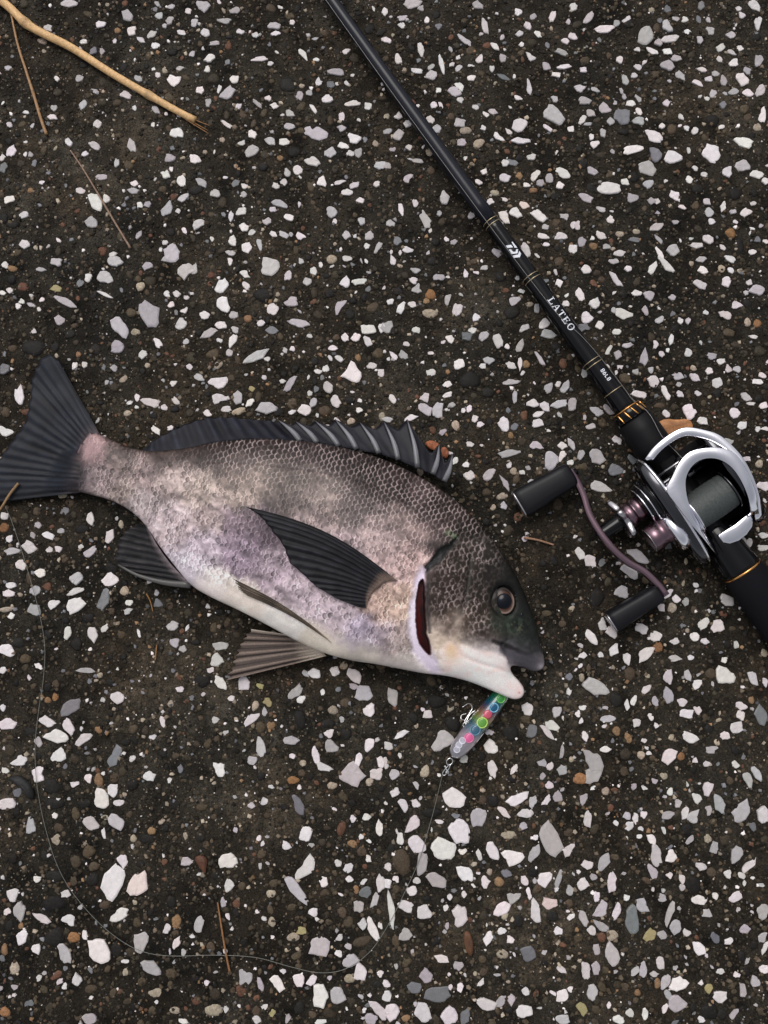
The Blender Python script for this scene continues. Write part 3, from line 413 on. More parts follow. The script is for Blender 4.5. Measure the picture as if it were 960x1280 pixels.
(720, 960): """95 30 100 75 -60 g|25 55 70 55 0 O|40 155 70 35 -60 g|65 248 105 42 -75 w|290 95 35 35 0 g|150 118 40 35 0 c|472 118 40 35 90 w|442 42 35 35 0 c|513 177 42 42 0 g|607 150 70 42 55 w|658 103 78 58 -80 w|717 180 82 65 85 g|665 215 55 40 90 g|592 248 72 60 -35 g|552 225 62 38 -70 w|460 238 65 38 -20 g|298 252 50 36 70 w|258 238 42 38 0 g|340 235 42 32 -40 w|265 295 55 42 -60 w|838 215 125 75 -60 g|862 58 78 42 75 g|900 30 75 50 60 g|940 245 110 60 75 w|442 313 48 22 50 w|382 360 58 42 60 w|573 362 65 30 -55 g|405 440 115 58 -80 g|477 447 65 52 80 w|695 403 58 45 90 g|805 437 85 62 -70 g|623 493 68 42 40 w|870 487 85 42 -30 w|60 485 52 48 0 w|140 478 100 55 -70 g|187 577 100 58 85 w|32 582 60 58 0 w|85 545 45 35 0 g|385 525 75 38 60 g|470 538 38 32 40 w|535 555 45 35 90 w|762 533 42 38 90 w|830 540 38 35 0 w|662 358 45 38 90 c|105 650 55 32 -80 w|255 652 38 30 90 w|128 713 92 62 -60 g|205 718 85 38 -70 w|37 750 78 40 75 g|130 795 95 38 25 g|340 688 78 62 50 g|283 768 145 82 80 d|432 655 48 42 0 g|615 663 78 48 5 w|803 650 65 52 -40 w|470 728 130 35 -75 g|505 795 80 52 -60 g|558 825 48 36 30 w|433 840 55 38 20 g|375 838 72 50 -50 y|935 722 70 70 0 g|660 732 45 45 0 g|178 932 115 75 90 g|105 910 48 38 90 g|82 818 50 38 60 w|48 1020 100 60 90 w|103 1000 70 45 80 g|420 977 65 45 80 w|340 1010 85 38 -80 g|297 1018 58 35 -50 g|615 905 70 58 60 w|768 870 45 38 0 w|700 855 70 42 70 d|450 1073 85 38 -70 g|510 1085 92 78 -20 w|508 1185 95 85 0 g|463 1135 50 32 60 g|393 1033 40 32 0 g|80 1120 82 52 80 g|725 1150 70 58 -10 w|838 1118 72 38 85 g|903 1073 55 50 90 g|665 1105 55 45 90 y|940 1010 50 42 0 w|725 1022 35 30 0 w|805 1035 38 30 20 w|270 1225 50 42 90 w|218 1258 70 45 25 w|350 1235 48 35 90 w|445 1208 52 28 -75 w|630 1260 40 28 0 w|310 1128 32 30 0 o|130 850 45 42 90 R|935 855 60 38 -60 g|945 900 70 30 -60 w|410 1080 48 30 90 o|165 1190 35 22 -70 w|790 1235 60 32 -60 g|850 805 60 40 0 g|30 1205 75 45 60 y|560 310 60 60 0 k|590 590 80 80 0 k|670 1220 80 80 0 k""",
(0, 960): """190 35 75 70 0 w|25 15 40 35 0 w|30 180 85 55 0 w|370 80 52 32 -10 w|440 53 48 42 90 w|490 62 65 40 85 o|560 112 62 55 90 w|588 178 60 38 -5 w|507 168 120 82 65 w|583 272 95 75 40 g|450 283 85 70 0 g|745 42 62 52 -10 w|150 293 80 50 90 g|278 360 62 42 60 c|270 238 30 28 0 w|375 232 60 38 90 b|518 335 55 22 75 w|612 468 72 52 -80 w|562 565 170 105 -80 w|690 578 150 85 -70 p|592 735 110 68 -20 w|180 558 42 30 0 w|60 635 62 55 90 w|97 720 95 72 -80 g|32 725 35 35 0 w|205 752 95 40 15 w|325 635 60 38 0 w|340 765 70 58 0 w|108 848 70 62 90 w|178 902 60 55 90 w|320 930 105 52 65 g|420 840 52 28 80 w|365 850 62 48 0 O|493 920 155 95 70 w|705 875 105 76 90 g|758 1005 108 72 25 g|878 770 70 46 80 o|830 805 58 38 -60 w|878 875 65 38 -50 w|383 1062 62 50 90 w|68 1005 60 48 90 c|295 1070 40 28 -50 w|625 970 40 22 0 w|785 1130 90 50 0 c|930 470 58 50 0 g|20 1225 48 48 0 O|445 1255 70 60 0 g|625 1025 38 28 90 c|100 795 35 25 90 o|20 910 55 30 90 o|450 1110 55 40 0 b|915 1270 55 30 0 w|280 1040 70 30 -40 R|265 680 110 70 0 k|270 850 95 80 -50 k|440 420 60 55 0 b|375 470 60 50 90 b|465 495 50 45 0 b|460 560 60 60 0 k|270 545 90 60 0 k|255 95 90 70 0 k|265 180 90 60 0 k|735 360 80 45 0 k|520 690 48 42 0 b|665 355 38 30 90 c|755 318 38 38 0 o|660 85 60 50 0 k|580 915 70 50 90 k|420 180 75 40 0 k""",
}
TONE = {'w': (.66, .61, .60), 'g': (.43, .40, .405), 'd': (.165, .165, .175), 'c': (.36, .30, .23), 'b': (.075, .056, .037), 'k': (.016, .0145, .013), 'm': (.045, .036, .025),
        'o': (.24, .145, .08), 'O': (.25, .13, .06), 'R': (.13, .065, .042), 'y': (.34, .29, .14), 'p': (.62, .51, .48)}
ROUND = set('bkmoOcR')
NV = 15
def outline(n, rnd, rounded):
    """n outlines of NV points, unit half-size: cut polygons for chips, soft ovals for pebbles"""
    th = np.linspace(0, 2 * PI, NV, endpoint=False)[None, :] + rnd.uniform(-.1, .1, (n, NV))
    k = 5
    ph = (np.arange(k)[None, :] + rnd.uniform(-.42, .42, (n, k))) * 2 * PI / k + rnd.uniform(0, 6.28, (n, 1))
    d = rnd.uniform(.66, 1.0, (n, k))
    c = np.cos(th[:, :, None] - ph[:, None, :])
    r = np.where(c > .12, d[:, None, :] / np.maximum(c, .12), 9).min(2)
    r = np.minimum(r, 1.16) * rnd.uniform(.88, 1.07, (n, NV))
    bite = (rnd.random((n, 1)) < .45) * np.clip(np.cos(th - rnd.uniform(0, 6.28, (n, 1))) - .6, 0, 1) * rnd.uniform(.3, 1.3, (n, 1))
    r = r * (1 - bite)
    r2 = 1 + .07 * np.cos(2 * th + rnd.uniform(0, 6.28, (n, 1))) + .06 * np.cos(3 * th + rnd.uniform(0, 6.28, (n, 1))) + rnd.uniform(-.07, .07, (n, NV))
    r = np.where(rounded[:, None], r2, r)
    return np.stack([r * np.cos(th), r * np.sin(th)], -1)
def stones(L, S, ang, rounded, rnd, proud):
    """local vertices (n, 3*NV+1, 3) of n stones: skirt, shoulder, bevelled top"""
    n = len(L)
    o = outline(n, rnd, rounded)
    ca, sa = np.cos(ang)[:, None], np.sin(ang)[:, None]
    X = o[..., 0] * L[:, None] / 2; Y = o[..., 1] * S[:, None] / 2
    P = np.stack([X * ca - Y * sa, X * sa + Y * ca], -1)
    h = proud[:, None]
    tx = rnd.uniform(-.05, .05, (n, 1)); ty = rnd.uniform(-.05, .05, (n, 1))
    tilt = P[..., 0] * tx + P[..., 1] * ty
    rd = rounded[:, None]
    jit = rnd.uniform(-.16, .16, (n, NV)) * h
    def ring(s, z):
        s = np.broadcast_to(s, (n, 1))
        return np.concatenate([P * s[..., None], (z + tilt * s + jit * (s < .99))[..., None]], -1)
    r0 = ring(1.04, -.0016 + 0 * h)
    r1 = ring(np.where(rd, .93, .985), np.where(rd, .35, .62) * h)
    r2 = ring(np.where(rd, .60, .84), np.where(rd, .84, .98) * h)
    c = np.concatenate([np.zeros((n, 1, 2)), (h + rnd.uniform(-.06, .06, (n, 1)) * h)[..., None]], -1)
    return np.concatenate([r0, r1, r2, c], 1)
def stone_faces():
    F = []
    for i in range(2):
        for j in range(NV):
            k = (j + 1) % NV
            F += [(i * NV + j, i * NV + k, (i + 1) * NV + k), (i * NV + j, (i + 1) * NV + k, (i + 1) * NV + j)]
    for j in range(NV): F.append((2 * NV + j, 2 * NV + (j + 1) % NV, 3 * NV))
    return np.array(F)
SF = stone_faces()
cat = []
for (ox, oy), s in CAT.items():
    for e in s.replace('\n', '').split('|'):
        f = e.split()
        cat.append((ox + float(f[0]) / 4, oy + float(f[1]) / 4, float(f[2]) / 4, float(f[3]) / 4, float(f[4]), f[5]))
cat.sort(key=lambda s: -s[2] * s[3] * (.35 if s[5] == 'k' else 1))
MM = .0006
def tone_col(t, rnd):
    c = np.array(TONE[t])
    return np.clip(c * rnd.uniform(.82, 1.13) * (1 + rnd.uniform(-.035, .035, 3)), 0, .8)
cpx = np.array([[s[0], s[1]] for s in cat])
cW = unproj(cpx[:, 0], cpx[:, 1], .001)
cL = np.array([s[2] for s in cat]) * MM * 1.09; cS = np.array([s[3] for s in cat]) * MM * 1.09
cA = -np.radians(np.array([s[4] for s in cat]) + RNG.uniform(-8, 8, len(cat)))
cR = np.array([s[5] in ROUND for s in cat])
cP = np.where(cR, .0005 + .07 * cS, .0007 + .05 * cS) * RNG.uniform(.75, 1.2, len(cat))
cV = stones(cL, cS, cA, cR, RNG, cP)
cC = np.array([tone_col(s[5], RNG) for s in cat])
NSEP = 300
stone_names = {'w': 'white_stone', 'g': 'grey_stone', 'd': 'grey_stone', 'p': 'white_stone'}
for i in range(NSEP):
    t = cat[i][5]
    me = mesh_of('stone', cV[i], SF, 'pebble' if cR[i] else 'stone', np.tile(cC[i], (3 * NV + 1, 1)), smooth=bool(cR[i]))
    o = bpy.data.objects.new('pebble' if cR[i] else 'stone_chip', me)
    C.objects.link(o); o.location = (cW[i, 0], cW[i, 1], float(ground_shape(cW[i, 0], cW[i, 1]))); o.parent = ground
def bulk(name, W, Vl, cols, m, smooth):
    n, k = Vl.shape[:2]
    z = ground_shape(W[:, 0], W[:, 1])
    P = Vl + np.stack([W[:, 0], W[:, 1], z], -1)[:, None, :]
    F = (SF[None] + (np.arange(n) * k)[:, None, None]).reshape(-1, 3)
    o = mk(name, P.reshape(-1, 3), F, m, ground, np.repeat(cols, k, 0), smooth)
    return put(o, kind='stuff')
# --- the rest: catalogued small ones plus scattered fill
pos = list(map(tuple, cpx)); rad = list((cL / MM + cS / MM) / 4 * .9)
cell = {}
CS = 24
def add_cell(i): cell.setdefault((int(pos[i][0] // CS), int(pos[i][1] // CS)), []).append(i)
for i in range(len(pos)): add_cell(i)
def free(x, y, r):
    cx, cy = int(x // CS), int(y // CS)
    for a in (-1, 0, 1):
        for bb in (-1, 0, 1):
            for i in cell.get((cx + a, cy + bb), ()):
                if (pos[i][0] - x) ** 2 + (pos[i][1] - y) ** 2 < (rad[i] + r) ** 2: return False
    return True
def add(x, y, r):
    pos.append((x, y)); rad.append(r); add_cell(len(pos) - 1)
def dens(x, y):
    d = .55 + .45 * sstep(150, 420, x + .12 * (y - 300))
    d *= .55 + .9 * float(vnoise(x / 85., y / 85., 77))
    d *= 1 - .6 * float(patch(np.array(x), np.array(y), DARK))
    return d
rr = random.Random(5)
fill = []
def scatter(n, lo, hi, tones, asp, bias=1.0, frame_only=None):
    made = 0; tries = 0
    while made < n and tries < n * 12:
        tries += 1
        x = rr.uniform(-200, 1160); y = rr.uniform(-200, 1480)
        if rr.random() > dens(x, y) ** bias: continue
        L = lo + (hi - lo) * rr.random() ** 1.7; S = L * rr.uniform(*asp)
        infr = -10 < x < 970 and -10 < y < 1290
        if frame_only is True and not infr: continue
        if frame_only is False and infr: continue
        r = (L + S) / 4 * .95
        if not free(x, y, r): continue
        add(x, y, r); fill.append((x, y, L, S, rr.uniform(0, 180), rr.choice(tones))); made += 1
scatter(760, 11, 26, 'wwwwwggggdcbm', (.5, .95), 1, False)      # beyond the frame
scatter(420, 6, 10.5, 'wwwwwwggggc', (.45, .95), 1, True)       # small chips inside it
scatter(3600, 6, 16, 'kkkkkmmmmmmbbbbbdcR', (.6, .98), .25)       # dark and brown pebbles
scatter(5200, 3.6, 8, 'kkkmmmmmmbbbbbdR', (.6, .98), .25)
ex = [i for i in range(NSEP, len(cat))]
fa = fill
fW = unproj(np.array([f[0] for f in fa]), np.array([f[1] for f in fa]), .001)
fL = np.array([f[2] for f in fa]) * MM; fS = np.array([f[3] for f in fa]) * MM
fA = np.radians(np.array([f[4] for f in fa])); fR = np.array([f[5] in ROUND for f in fa])
fP = np.where(fR, .0004 + .07 * fS, .0006 + .06 * fS) * RNG.uniform(.6, 1.2, len(fa))
fV = stones(fL, fS, fA, fR, RNG, fP); fC = np.array([tone_col(f[5], RNG) for f in fa])
aW = np.vstack([cW[ex], fW]); aV = np.concatenate([cV[ex], fV]); aC = np.vstack([cC[ex], fC]); aR = np.r_[cR[ex], fR]
bulk('stone_chips', aW[~aR], aV[~aR], aC[~aR], 'stone', False)
bulk('pebbles', aW[aR], aV[aR], aC[aR], 'pebble', True)
# --- fine grit: low domes a millimetre or two across, everywhere between the stones
occ = np.zeros((1700, 1500), bool)                      # 200 pixels of margin on each side
for (x, y, L, S, a, t) in [c for c in cat if c[5] not in 'k'] + [f for f in fill if f[5] in 'wgd']:
    m = int(L * .6) + 2; x0, y0 = int(x) + 200, int(y) + 200
    if x0 - m < 0 or y0 - m < 0: continue
    sl = (slice(y0 - m, y0 + m), slice(x0 - m, x0 + m))
    if occ[sl].shape != (2 * m, 2 * m): continue
    gy_, gx_ = np.mgrid[-m:m, -m:m] + .5
    ca, sa = math.cos(math.radians(a)), math.sin(math.radians(a))
    occ[sl] |= ((gx_ * ca + gy_ * sa) / (L * .5)) ** 2 + ((-gx_ * sa + gy_ * ca) / (S * .5)) ** 2 < 1
NG = 46000
gxp = RNG.uniform(-120, 1080, NG * 2); gyp = RNG.uniform(-120, 1400, NG * 2)
keep = ~occ[(gyp + 200).astype(int), (gxp + 200).astype(int)]
gxp, gyp = gxp[keep][:NG], gyp[keep][:NG]; NG = len(gxp)
gs = (1.0 + 2.6 * RNG.random(NG) ** 2.2) * MM
lp = patch(gxp, gyp, LIGHT) * sstep(.35, .6, fbm(gxp / 30, gyp / 30, 91, 3))
pal = np.array([TONE['w'], TONE['c'], (.16, .125, .09), TONE['o'], TONE['b'], TONE['b'], (.05, .042, .03), (.03, .025, .018), (.02, .017, .013), TONE['d']])
pw = np.array([.025, .03, .08, .012, .12, .1, .2, .2, .2, .03]); pw /= pw.sum()
pick = RNG.choice(len(pal), NG, p=pw)
pick = np.where(RNG.random(NG) < .3 * lp, RNG.choice([0, 1, 1, 2, 2], NG), pick)
gcc = pal[pick] * RNG.uniform(.45, 1.45, (NG, 1))
k = 5
th = np.linspace(0, 2 * PI, k, endpoint=False)[None] + RNG.uniform(-.4, .4, (NG, k))
rj = RNG.uniform(.6, 1.3, (NG, k)) * gs[:, None]
W = unproj(gxp, gyp, .0005); gz_ = ground_shape(W[:, 0], W[:, 1])
def gring(s, z): return np.stack([W[:, :1] + np.cos(th) * rj * s, W[:, 1:2] + np.sin(th) * rj * s, gz_[:, None] + z + 0 * rj], -1)
GV = np.concatenate([gring(1.0, -.0003), gring(.72, .45 * gs[:, None]), np.stack([W[:, 0], W[:, 1], gz_ + .6 * gs], -1)[:, None]], 1)
gf = []
for j in range(k):
    q = (j + 1) % k
    gf += [(j, q, k + q), (j, k + q, k + j), (k + j, k + q, 2 * k)]
gf = np.array(gf)
GF = (gf[None] + (np.arange(NG) * (2 * k + 1))[:, None, None]).reshape(-1, 3)
grit = mk('grit', GV.reshape(-1, 3), GF, 'grit', ground, np.repeat(gcc, 2 * k + 1, 0), False)
put(grit, kind='stuff')
# ================================================================== FISH
fish_base = unproj(380, 690, 0.0)
fish = thing('fish', (fish_base[0], fish_base[1], 0.0015),
             'silvery grey sea bream lying on its side, red gill open, lure in its mouth', 'fish')
BODY = [(118, 539), (150, 556), (185, 565), (230, 561), (270, 552), (320, 548), (370, 550), (420, 557), (470, 570), (510, 587), (550, 611), (580, 634),
        (602, 656), (624, 685), (641, 710), (654, 737), (664, 762), (672, 786), (676, 808), (681, 824), (680, 836), (668, 840), (655, 835), (642, 831), (637, 835), (641, 843),
        (650, 852), (656, 862), (654, 871), (645, 875), (632, 871), (612, 862), (585, 851), (556, 844), (530, 842), (500, 836), (470, 830), (440, 826), (405, 817), (370, 801),
        (330, 779), (295, 761), (262, 746), (238, 732), (219, 708), (200, 684), (184, 658), (165, 639), (140, 625), (112, 618), (92, 613), (87, 598), (94, 570), (105, 550)]
BP = chaikin(BODY, 2)
def zc_of(px): return np.interp(px, [60, 90, 200, 350, 550, 690], [.007, .0085, .0165, .0235, .0245, .017])
STEP = 0.8
bx = np.arange(76, 692, STEP); by = np.arange(528, 886, STEP)
BXX, BYY = np.meshgrid(bx, by)
mask = inside(BXX, BYY, BP)
def solve(mask):
    def relax(f, m, it, h2):
        for _ in range(it):
            g = .25 * (f[:-2, 1:-1] + f[2:, 1:-1] + f[1:-1, :-2] + f[1:-1, 2:] + h2)
            f[1:-1, 1:-1] = np.where(m[1:-1, 1:-1], g, 0)
        return f
    f = None
    for k, it in ((8, 1000), (4, 500), (2, 250), (1, 120)):
        m = mask[::k, ::k]
        if f is None: f = np.zeros(m.shape)
        else:
            iy = np.minimum(np.arange(m.shape[0]) * .5, f.shape[0] - 1.001); ix = np.minimum(np.arange(m.shape[1]) * .5, f.shape[1] - 1.001)
            y0 = iy.astype(int); x0 = ix.astype(int); fy = (iy - y0)[:, None]; fx = (ix - x0)[None]
            f = (f[y0][:, x0] * (1 - fx) + f[y0][:, x0 + 1] * fx) * (1 - fy) + (f[y0 + 1][:, x0] * (1 - fx) + f[y0 + 1][:, x0 + 1] * fx) * fy
            f = np.where(m, f, 0)
        f = relax(f, m, it, (k * STEP) ** 2)
    return f
phi = solve(mask)
g = np.sqrt(2 * np.maximum(phi, 0))                     # half-width like measure, in pixels
Hh = MM * .40 * g * (1 + .55 * np.exp(-g / 22))
zc = zc_of(BXX)
XY = unproj(BXX, BYY, zc)
# where the photograph shows each point of the upper flank
ax, ay = proj(np.stack([XY[..., 0], XY[..., 1], zc + Hh], -1))

def soft(poly, w): return sstep(-w, w, psdf(ax, ay, chaikin(poly, 2)))
RED = [(526, 724), (521, 738), (519, 760), (520, 785), (523, 803), (530, 813), (540, 822), (538, 808), (533, 790), (531, 760), (531, 735), (530, 724)]
WHITE = [(523, 708), (529, 709), (531, 722), (528, 740), (524, 770), (529, 795), (538, 815), (550, 834), (556, 842), (540, 843), (522, 826), (513, 804), (511, 775), (514, 748), (519, 724)]
SLIT = [(569, 673), (558, 686), (548, 697), (536, 706), (531, 718), (530, 740), (531, 765), (533, 790), (538, 810), (545, 826), (552, 838)]
def soft2(poly, w, a): return sstep(-w, w, psdf(ax + (fbm(ax / 8, ay / 8, 41, 3) - .5) * a, ay, chaikin(poly, 2)))
WEDGE = [(575, 667), (562, 678), (551, 685), (544, 692), (538, 700), (529, 708), (529, 722), (535, 714), (545, 706), (556, 697), (566, 685)]
wedge = soft2(WEDGE, 2.6, 8)
red = soft2(RED, 1.4, 2.5); white = soft2(WHITE, 4.5, 10)
dsl = seg_dist(ax, ay, spline(SLIT, 60))
slx = np.interp(ay, [p[1] for p in SLIT], [p[0] for p in SLIT])
front = sstep(-2, 3, ax - slx) * sstep(662, 680, ay)                        # operculum side of the slit
opend = spline([(588, 690), (586, 712), (583, 735), (580, 755), (574, 770), (566, 781), (560, 790)], 40)
mouthl = spline([(617, 802), (630, 806), (645, 812), (660, 819), (672, 824)], 40)
lipl = spline([(634, 800), (627, 808), (633, 820), (640, 832)], 30)
jawl = spline([(570, 806), (580, 820), (600, 829), (628, 838), (640, 846)], 40)
dop = seg_dist(ax, ay, opend); dmo = seg_dist(ax, ay, mouthl); dja = seg_dist(ax, ay, jawl); dli = seg_dist(ax, ay, lipl)
lat = spline([(556, 672), (530, 648), (500, 622), (460, 603), (400, 590), (320, 580), (240, 578), (160, 588), (110, 585)], 90)
dlat = seg_dist(ax, ay, lat)
EYE = (630, 751)
er = np.hypot((ax - EYE[0]) / 15.5, (ay - EYE[1]) / 19.5)
# scales: rows of overlapping discs, free edge towards the tail
def scales(a, bq, sa, sb, r):
    t = np.full(a.shape, 2.0); da = np.zeros(a.shape); idn = np.zeros(a.shape)
    i0 = np.floor(a / sa)
    for k in (2, 1, 0, -1, -2):
        i = i0 + k
        off = np.where(np.mod(i, 2) == 0, 0, .5) * sb
        j = np.round((bq - off) / sb)
        ca = i * sa + (hash2(i.astype(int), j.astype(int), 3) - .5) * sa * .25; cb = j * sb + off + (hash2(i.astype(int), j.astype(int), 8) - .5) * sb * .18
        # discs reach back towards the tail (smaller a)
        d = np.hypot((a - ca) * .82, bq - cb) / r
        new = (t > 1.5) & (d < 1) & (a - ca < sa * .9)
        t = np.where(new, d, t); da = np.where(new, (ca - a) / r, da); idn = np.where(new, hash2(i.astype(int), j.astype(int), 5), idn)
    return np.where(t > 1.5, 1.0, t), da, idn
wx = (fbm(ax / 40, ay / 40, 51, 2) - .5) * 10; wy = (fbm(ax / 40, ay / 40, 52, 2) - .5) * 10
curve = .0009 * (ax - 360) ** 2 * .12
sa_, sb_ = 5.4, 7.4
A_ = (ax * .93 + ay * .36) + wx; B_ = (-ax * .36 + ay * .93) + wy + curve
st, sda, sid = scales(A_, B_, sa_, sb_, 5.0)
rimv = sstep(.62, .97, st) * sstep(-.1, .35, sda)
body_w = (1 - front) * (1 - white) * (1 - red) * sstep(0, 14, g)
cheek = np.exp(-(((ax - 560) / 26) ** 2 + ((ay - 735) / 48) ** 2) * .9) + np.exp(-(((ax - 598) / 18) ** 2 + ((ay - 770) / 32) ** 2)) + np.exp(-(((ax - 600) / 24) ** 2 + ((ay - 690) / 26) ** 2))
cheek = np.clip(cheek, 0, 1) * front
sw = np.clip(body_w + .35 * cheek, 0, 1)
belly = sstep(-16, 10, seg_dist(ax, ay, np.array([(0, 0), (0, 1)])) * 0 + (ay - np.interp(ax, [180, 240, 300, 350, 400, 450, 500, 560], [690, 722, 742, 764, 788, 808, 822, 836])))
sw = sw * (1 - .85 * belly)
# relief
mm = .001
dz = np.zeros(ax.shape)
dz -= 7.5 * mm * sstep(.2, .9, red)
dz -= 1.6 * mm * white * (1 - red)
dz += 1.6 * mm * front * np.exp(-np.maximum(ax - slx, 0) / 38) * (1 - sstep(830, 850, ay)) * sstep(680, 720, ay)
dz -= 1.4 * mm * wedge
dz -= .9 * mm * np.exp(-(dop / 3.2) ** 2) * front
dz -= 1.3 * mm * np.exp(-(dmo / 3.0) ** 2) * sstep(680, 650, ax)
dz -= .8 * mm * np.exp(-(dli / 2.2) ** 2)
dz -= .7 * mm * np.exp(-(dja / 3.0) ** 2)
dz -= 1.3 * mm * np.exp(-(np.abs(er - 1.0) / .22) ** 2)
dz -= 1.5 * mm * (er < 1) * 1.0
dz -= .25 * mm * np.exp(-(dlat / 1.8) ** 2) * body_w
dz += .15 * mm * sw * (st * .8 - .5) * sstep(-.4, .2, sda)
dz += .35 * mm * (fbm(ax / 9, ay / 9, 61, 3) - .5) * (front * .9 + .3)
dz += 1.0 * mm * (fbm(ax / 45, ay / 45, 63, 2) - .5)
ez = sstep(0, 7, g)
Z = zc + Hh + dz * ez
def top_z(px, py):
    """height of the upper flank at a photo pixel"""
    px = np.atleast_1d(np.asarray(px, float)); py = np.atleast_1d(np.asarray(py, float))
    qx, qy = px.copy(), py.copy()
    for _ in range(6):
        ix = np.clip(((qx - bx[0]) / STEP).round().astype(int), 0, len(bx) - 1); iy = np.clip(((qy - by[0]) / STEP).round().astype(int), 0, len(by) - 1)
        z = (zc + Hh)[iy, ix]
        w = unproj(px, py, z)
        # back to the outline plane
        q = w.copy(); q[..., 2] = zc[iy, ix]
        qx, qy = proj(q)
    return z
# ---- colour of the skin: natural flank samples, plus shade painted into gill gap and mouth
CP = """110 560 140 114 114|100 595 112 100 102|130 600 124 110 110|150 572 104 90 86|150 615 146 132 126|180 590 134 118 116|200 640 164 150 152|178 630 150 138 138
200 572 92 78 74|240 567 70 58 54|230 592 150 134 130|270 560 72 58 55|290 590 118 102 96|330 560 76 62 60|330 590 142 126 118|380 565 84 70 70|380 600 122 108 102|420 572 74 60 60
410 612 152 136 130|450 590 70 56 54|440 630 112 100 98|470 600 80 64 62|500 612 72 58 56|530 612 118 98 98|540 642 84 68 66|560 622 80 66 60|580 640 104 86 82|500 650 152 132 128
480 670 164 144 142|530 670 150 128 125|220 655 168 152 154|250 685 166 152 160|262 640 152 136 134|300 650 126 110 118|330 662 108 93 102|300 692 138 122 134|340 712 152 136 144
370 742 168 152 158|400 645 136 120 116|420 772 172 156 162|450 792 150 138 152|480 792 150 135 142|490 700 164 142 140|512 700 176 150 146|480 752 162 138 128|495 762 188 162 148
500 802 150 135 130|235 712 188 178 186|262 735 208 197 192|300 755 214 202 192|350 785 208 202 196|400 810 198 188 174|450 818 182 172 162|500 830 188 178 172|540 840 204 194 192
360 620 104 92 88|350 590 112 98 92|390 660 140 124 124|420 690 150 132 134|440 720 155 138 142|395 700 145 128 136|210 610 156 140 136|250 610 160 144 136|300 620 150 134 126
560 720 62 50 44|575 702 58 49 42|600 692 70 62 56|560 760 62 50 43|590 740 54 46 39|600 772 64 54 45|585 790 74 62 54|610 722 52 46 41|620 702 44 42 38|600 662 58 52 48
640 732 40 40 37|650 762 44 47 43|630 782 56 66 55|650 792 44 52 44|666 798 42 43 42|560 792 150 134 124|550 802 184 168 154|565 815 196 170 134|580 812 218 207 202|610 822 222 212 212
600 842 224 214 212|640 858 220 200 200|622 832 222 212 212|545 832 206 196 192|620 800 56 46 40|605 800 78 66 60|570 780 110 94 84|645 742 38 37 35|655 780 40 43 40|612 672 42 40 36|585 655 62 54 48
642 815 92 88 96|660 826 80 77 84|676 832 112 106 108|655 803 48 54 47|672 806 44 44 44|632 846 222 208 208|650 866 214 190 190|560 842 210 200 198|636 822 120 112 118"""
cps = np.array([[float(v) for v in e.split()] for e in CP.replace('\n', '|').split('|')])
num = np.zeros(ax.shape + (3,)); den = np.zeros(ax.shape)
jx = (fbm(ax / 11, ay / 11, 71, 3) - .5) * 16; jy = (fbm(ax / 11, ay / 11, 72, 3) - .5) * 16
for x, y, *c in cps:
    d2 = (ax + jx - x) ** 2 + (ay + jy - y) ** 2
    w = np.exp(-d2 / (2 * 11.0 ** 2)) + 3e-4 / (1 + d2 / 400)
    num += w[..., None] * lin(c); den += w
col = num / den[..., None]
# mottling and scale pattern
retic = np.zeros(ax.shape)
for x, y, r in ((300, 562, 26), (360, 566, 26), (420, 575, 30), (470, 592, 32), (520, 615, 38), (560, 642, 36), (585, 660, 24), (590, 690, 20), (490, 640, 26)):
    retic = np.maximum(retic, np.exp(-((ax - x) ** 2 + (ay - y) ** 2) / (2 * r * r)))
retic = np.clip(retic * 1.2, 0, 1) * (1 - front)
pale = np.array([.42, .335, .32])
mott = fbm(ax / 16, ay / 10, 81, 4); fine = fbm(ax / 3.2, ay / 3.2, 83, 2)
crin = sstep(.45, .72, st) * sstep(-.2, .2, sda)
edge_d = sstep(.40, .66, st) * (1 - sstep(.70, .86, st)) * sstep(-.3, .15, sda)
edge_l = sstep(.76, .95, st) * sstep(-.2, .2, sda)
brk = sstep(.30, .62, fbm(ax / 7, ay / 7, 86, 2))                                    # the pattern comes and goes
fl = 1 + sw * (.5 * (sid - .5) + brk * (-.38 * edge_d + .62 * edge_l))              # flank: dark pockets behind pale scale edges
streak = fbm((ax * .55 - ay * .83) / 5, (ax * .83 + ay * .55) / 26, 88, 3)
fl = fl * (.50 + 1.0 * mott) * (.72 + .56 * fine) * (.72 + .56 * streak)
fl = np.where(belly * (1 - front) > .5, .93 + .14 * mott, fl) if False else fl * (1 - .75 * belly) + .75 * belly * (.9 + .2 * mott)
fl = fl * (1 - front) + front * (.75 + .5 * mott) * (.75 + .5 * fine)
colf = col * fl[..., None]
rk = np.clip(sstep(.70, .95, st) * sstep(-.2, .3, sda) * (.3 + 1.1 * fine) * (.45 + .9 * brk) * (.45 + 1.1 * fbm(ax / 22, ay / 18, 87, 3)), 0, 1) * sw
colr = col * (.22 + .62 * mott[..., None]) * (.6 + .8 * fine[..., None])
colr = colr * (1 - .8 * rk[..., None]) + pale * (.8 * rk)[..., None]
k_ = np.clip(retic * .92, 0, 1)[..., None]
colb = colf * (1 - k_) + colr * k_
